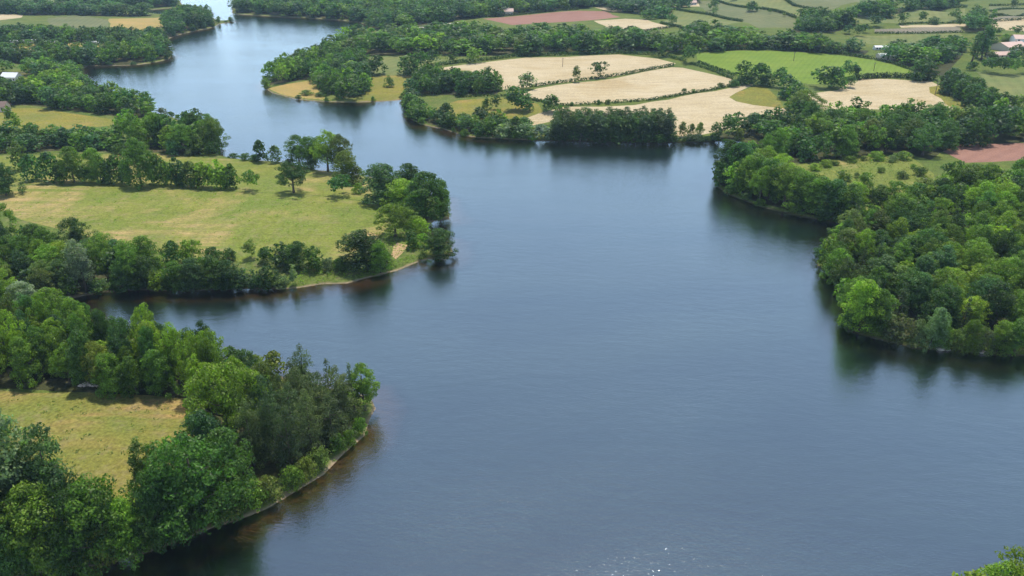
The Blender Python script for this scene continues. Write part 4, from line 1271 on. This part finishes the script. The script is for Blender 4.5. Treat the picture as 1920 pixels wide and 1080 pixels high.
def building(name, u, v, L, D, H, R, rot, wall, roof, label, cat, nwin=4, chimney=False, lean=False):
    p = unproj(u, v)
    root = bpy.data.objects.new(name, None)
    COL.objects.link(root)
    root.location = (p[0], p[1], ground(*p) - .1)
    root.rotation_euler = (0, 0, rot)
    tag(root, label, cat)
    l, d = L / 2, D / 2
    body = box(-l, l, -d, d, -1, H)
    gab = ([(-l,-d,H),(-l,d,H),(-l,0,H+R),(l,-d,H),(l,d,H),(l,0,H+R)], [(0,2,1),(3,4,5),(0,3,5,2),(1,2,5,4)])
    part('wall', [body, gab], wall, root)
    e = .45
    s = R / d
    y1, z1 = d + e, H - e * s
    t = .16
    rv, rf = [], []
    for sg_ in (-1, 1):
        b = len(rv)
        rv += [(-l-e, sg_*y1, z1+.03), (l+e, sg_*y1, z1+.03), (l+e, 0, H+R+.03), (-l-e, 0, H+R+.03),
               (-l-e, sg_*y1, z1+.03+t), (l+e, sg_*y1, z1+.03+t), (l+e, 0, H+R+.03+t), (-l-e, 0, H+R+.03+t)]
        rf += [tuple(b+i for i in q) for q in [(3,2,1,0),(4,5,6,7),(0,1,5,4),(1,2,6,5),(2,3,7,6),(3,0,4,7)]]
    rf_o = part('roof', [(rv, rf)], roof, root)
    if chimney:
        part('chimney', [box(l*.5-.35, l*.5+.35, -.4, .4, H+R*.5, H+R+1.1)], 'render', rf_o)
    wz = min(H - 1.3, 1.1)
    for i in range(nwin):
        x = -l + (i + .5) * L / nwin
        if i == nwin // 2:
            part('door', [box(x-.6, x+.6, -d-.06, -d+.02, 0, min(2.2, H-.3))], 'wood', root)
        else:
            wn = part('window', [box(x-.55, x+.55, -d-.05, -d+.02, wz, wz+1.1)], 'dark_glass', root)
            part('sill', [box(x-.7, x+.7, -d-.16, -d+.01, wz-.12, wz-.02)], 'white', wn)
    return root


building('farmhouse', 1892, 92, 20, 14, 2.7, 2.4, .35, 'render', 'tile', 'large farmhouse with a pinkish tiled roof at the right edge', 'house', 6, True)
building('farm_shed', 1874, 108, 14, 8, 2.4, 1.6, .2, 'render', 'tile', 'low pink-roofed shed in front of the large farmhouse', 'shed', 4)
building('farm_barn', 1918, 78, 15, 11, 2.6, 2.2, -.2, 'white', 'tile', 'pink-roofed barn behind the large farmhouse', 'barn', 3)
building('barn', 1660, 110, 11, 7, 2.4, 1.3, .05, 'render', 'white_sheet', 'barn with a white sheet roof at the crop corner', 'barn', 3)
building('greenhouse', 1655, 92, 13, 4.5, 1.7, .8, .04, 'white', 'white_sheet', 'long low pale greenhouse behind the white-roofed barn', 'greenhouse', 6)
building('cottage', 1265, 87, 11, 6.5, 3.2, 2.0, .15, 'white', 'tile', 'small white cottage with a pink roof among trees', 'cottage', 3, True)
building('farmhouse', 946, 28, 18, 8, 4, 2.5, .05, 'render', 'tile', 'tan farmhouse in the trees above the red ploughed field', 'house', 5, True)
building('house', 24, 152, 10, 7, 3.2, 2.2, -.12, 'white', 'white_sheet', 'house with a bright white roof among the left trees', 'house', 4)
building('cottage', -2, 208, 10, 6, 3.0, 2.0, .1, 'render', 'brown_roof', 'brown-roofed cottage at the edge of the yellow strip field', 'cottage', 3)
building('farmhouse', 1296, 9, 10, 6, 2.8, 1.8, .1, 'white', 'tile', 'white farmhouse on the far hill field', 'house', 5)


def caravan(u, v, rot, label):
    p = unproj(u, v)
    root = bpy.data.objects.new('caravan', None)
    COL.objects.link(root)
    root.location = (p[0], p[1], ground(*p))
    root.rotation_euler = (0, 0, rot)
    tag(root, label, 'caravan', 'caravans on the lakeside campsite')
    prof = [(-2.8,.5),(2.9,.5),(3.1,1.3),(2.8,2.5),(2.2,2.75),(-2.4,2.75),(-2.8,2.4)]
    n = len(prof)
    V = [(x, -1.15, z) for x, z in prof] + [(x, 1.15, z) for x, z in prof]
    Fc = [tuple(range(n)), tuple(reversed(range(n, 2*n)))] + [(i+n, (i+1) % n + n, (i+1) % n, i) for i in range(n)]
    part('body', [(V, Fc)], 'white', root)
    for x in (-1.5, 1.5):
        part('window', [box(x-.6, x+.6, -1.2, -1.1, 1.4, 2.1)], 'dark_glass', root)
    part('door', [box(-.35, .35, -1.19, -1.1, .55, 2.3)], 'render', root)
    for y in (-1.05, 1.05):
        part('wheel', [tube([(0, y-.1, .33), (0, y+.1, .33)], [.33, .33], 12)], 'rubber', root)
    return root


for (u, v, a), w in zip([(27,82,.1),(48,82,-.2),(62,81,.3),(84,83,0),(103,83,.2),(148,76,-.1),(178,84,.1),(233,91,.2),(240,96,-.3)],
                        ['leftmost', 'second from left', 'third from left', 'fourth from left', 'fifth from left', 'set back beside the trees', 'right of the lawn', 'upper of the two nearest the lake', 'lower of the two nearest the lake']):
    caravan(u, v, a, f'white caravan on the far lakeside campsite, {w}')


def pole(u, v, hpx, label):
    p = unproj(u, v)
    h = metres(p[0], p[1], hpx)
    root = bpy.data.objects.new('utility_pole', None)
    COL.objects.link(root)
    root.location = (p[0], p[1], ground(*p))
    root.rotation_euler = (0, 0, .4)
    tag(root, label, 'utility pole', 'utility poles in the fields')
    part('post', [tube([(0,0,-.5),(0,0,h)], [.2,.14], 8)], 'wood', root)
    part('crossarm', [box(-1.0,1.0,-.26,-.14,h-.75,h-.6)], 'wood', root)
    part('insulator', [tube([(x,-.2,h-.6),(x,-.2,h-.35)], [.06,.04], 6) for x in (-.85,0,.85)], 'white', root)


pole(1055, 125, 17, 'thin utility pole in the top pale stubble field')
pole(1488, 114, 17, 'thin utility pole in the bright green crop, nearer the stubble')
pole(1638, 133, 16, 'thin utility pole in the bright green crop, nearer the barn')
pole(1753, 178, 26, 'tall utility pole at the edge of the right stubble field')


def rock_mesh(name, seed, mat, s):
    import bmesh
    bm = bmesh.new()
    bmesh.ops.create_icosphere(bm, subdivisions=2, radius=1)
    q = np.random.default_rng(seed)
    for v in bm.verts:
        k = 1 + q.normal() * .12
        v.co = Vector((v.co.x * s * k * 1.25, v.co.y * s * k, max(-.25, v.co.z * .62) * s * k))
    me = bpy.data.meshes.new(name)
    bm.to_mesh(me)
    bm.free()
    me.materials.append(M[mat])
    return me


for i, (u, v, s, lab_) in enumerate([(1764,655,.9,'pale boulder at the waterline below the right bank wood'),(1776,656,.6,'small pale boulder beside a larger one on the right bank'),
                                     (1842,661,.7,'yellowish boulder at the water edge below the bronze shrub')]):
    p = unproj(u, v)
    o = mesh_obj('boulder', rock_mesh('boulder', i, 'stone', s))
    o.location = (p[0], p[1], max(.1, ground(*p)) + .1)
    tag(o, lab_, 'boulder', 'boulders on the right shore')
for i, (u, v, s, lab_) in enumerate([(162,702,.8,'largest pinkish boulder at the shaded edge of the dry meadow'),(174,703,.6,'pinkish boulder right of the largest by the dry meadow'),(152,704,.5,'small pinkish boulder left of the largest by the dry meadow'),(184,705,.4,'smallest pinkish boulder beside the dry meadow wood')]):
    p = unproj(u, v + 20)
    o = mesh_obj('boulder', rock_mesh('boulder', 20 + i, 'pale_rock', s))
    o.location = (p[0], p[1], ground(*p) + .15)
    tag(o, lab_, 'boulder', 'pink boulders by the dry meadow')

# ------------------------------------------------------------------ light
SUN_EL, SUN_AZ = math.radians(71), math.radians(10)     # azimuth clockwise from straight ahead
w = bpy.data.worlds.new('World')
scene.world = w
w.use_nodes = True
nt = w.node_tree
for n in list(nt.nodes):
    nt.nodes.remove(n)
sky = N(nt, 'ShaderNodeTexSky', sky_type='NISHITA')
sky.sun_disc = False
sky.sun_elevation = SUN_EL
sky.sun_rotation = SUN_AZ
sky.air_density = 1.0
sky.dust_density = 0.7
sky.ozone_density = 1.1
bg = N(nt, 'ShaderNodeBackground')
bg.inputs[1].default_value = .132
# pale summer haze low over the horizon
tc = N(nt, 'ShaderNodeTexCoord')
sx = N(nt, 'ShaderNodeSeparateXYZ')
nt.links.new(tc.outputs['Generated'], sx.inputs[0])
om = N(nt, 'ShaderNodeMath', operation='SUBTRACT')
om.inputs[0].default_value = 1.0
om.use_clamp = True
nt.links.new(sx.outputs['Z'], om.inputs[1])
pw = N(nt, 'ShaderNodeMath', operation='POWER')
nt.links.new(om.outputs[0], pw.inputs[0])
pw.inputs[1].default_value = 2.3
hz = mixc(nt, 1.0, sky.outputs[0], mixc(nt, 1.0, ramp(nt, pw.outputs[0], [(0, (0, 0, 0)), (1, (1, 1, 1))]), (8.6, 10.6, 13.6), 'MULTIPLY'), 'ADD')
nt.links.new(hz, bg.inputs[0])
wo = N(nt, 'ShaderNodeOutputWorld')
nt.links.new(bg.outputs[0], wo.inputs[0])
sd = bpy.data.lights.new('sun', 'SUN')
sd.energy = 5.0
sd.angle = math.radians(.5)
sd.color = (1, .955, .88)
so = bpy.data.objects.new('sun', sd)
COL.objects.link(so)
dv = Vector((math.sin(SUN_AZ) * math.cos(SUN_EL), math.cos(SUN_AZ) * math.cos(SUN_EL), math.sin(SUN_EL)))
so.rotation_euler = dv.to_track_quat('Z', 'Y').to_euler()
so.location = (0, 300, 400)

HAZE = 0.00009
if HAZE:
    o = part('haze', [box(-2500, 2500, -300, 3000, -4, CAM_H + 8)], 'bed', None)
    hm, nt = new_mat('haze')
    pv = N(nt, 'ShaderNodeVolumePrincipled')
    pv.inputs['Color'].default_value = (.55, .76, 1, 1)
    pv.inputs['Density'].default_value = HAZE
    pv.inputs['Anisotropy'].default_value = 0
    oo = N(nt, 'ShaderNodeOutputMaterial')
    nt.links.new(pv.outputs[0], oo.inputs['Volume'])
    o.data.materials.clear()
    o.data.materials.append(hm)
    tag(o, kind='stuff')

vs = scene.view_settings
vs.view_transform = 'Standard'
vs.look = 'None'
vs.exposure = 0
vs.gamma = 1
cy = scene.cycles
scene.render.engine = 'CYCLES'
cy.max_bounces = 6
cy.diffuse_bounces = 2
cy.glossy_bounces = 2
cy.transmission_bounces = 3
cy.transparent_max_bounces = 6
cy.volume_bounces = 0
cy.use_denoising = True
scene.render.filter_size = 1.2
cy.sample_clamp_indirect = 4
cy.caustics_reflective = False
cy.caustics_refractive = False
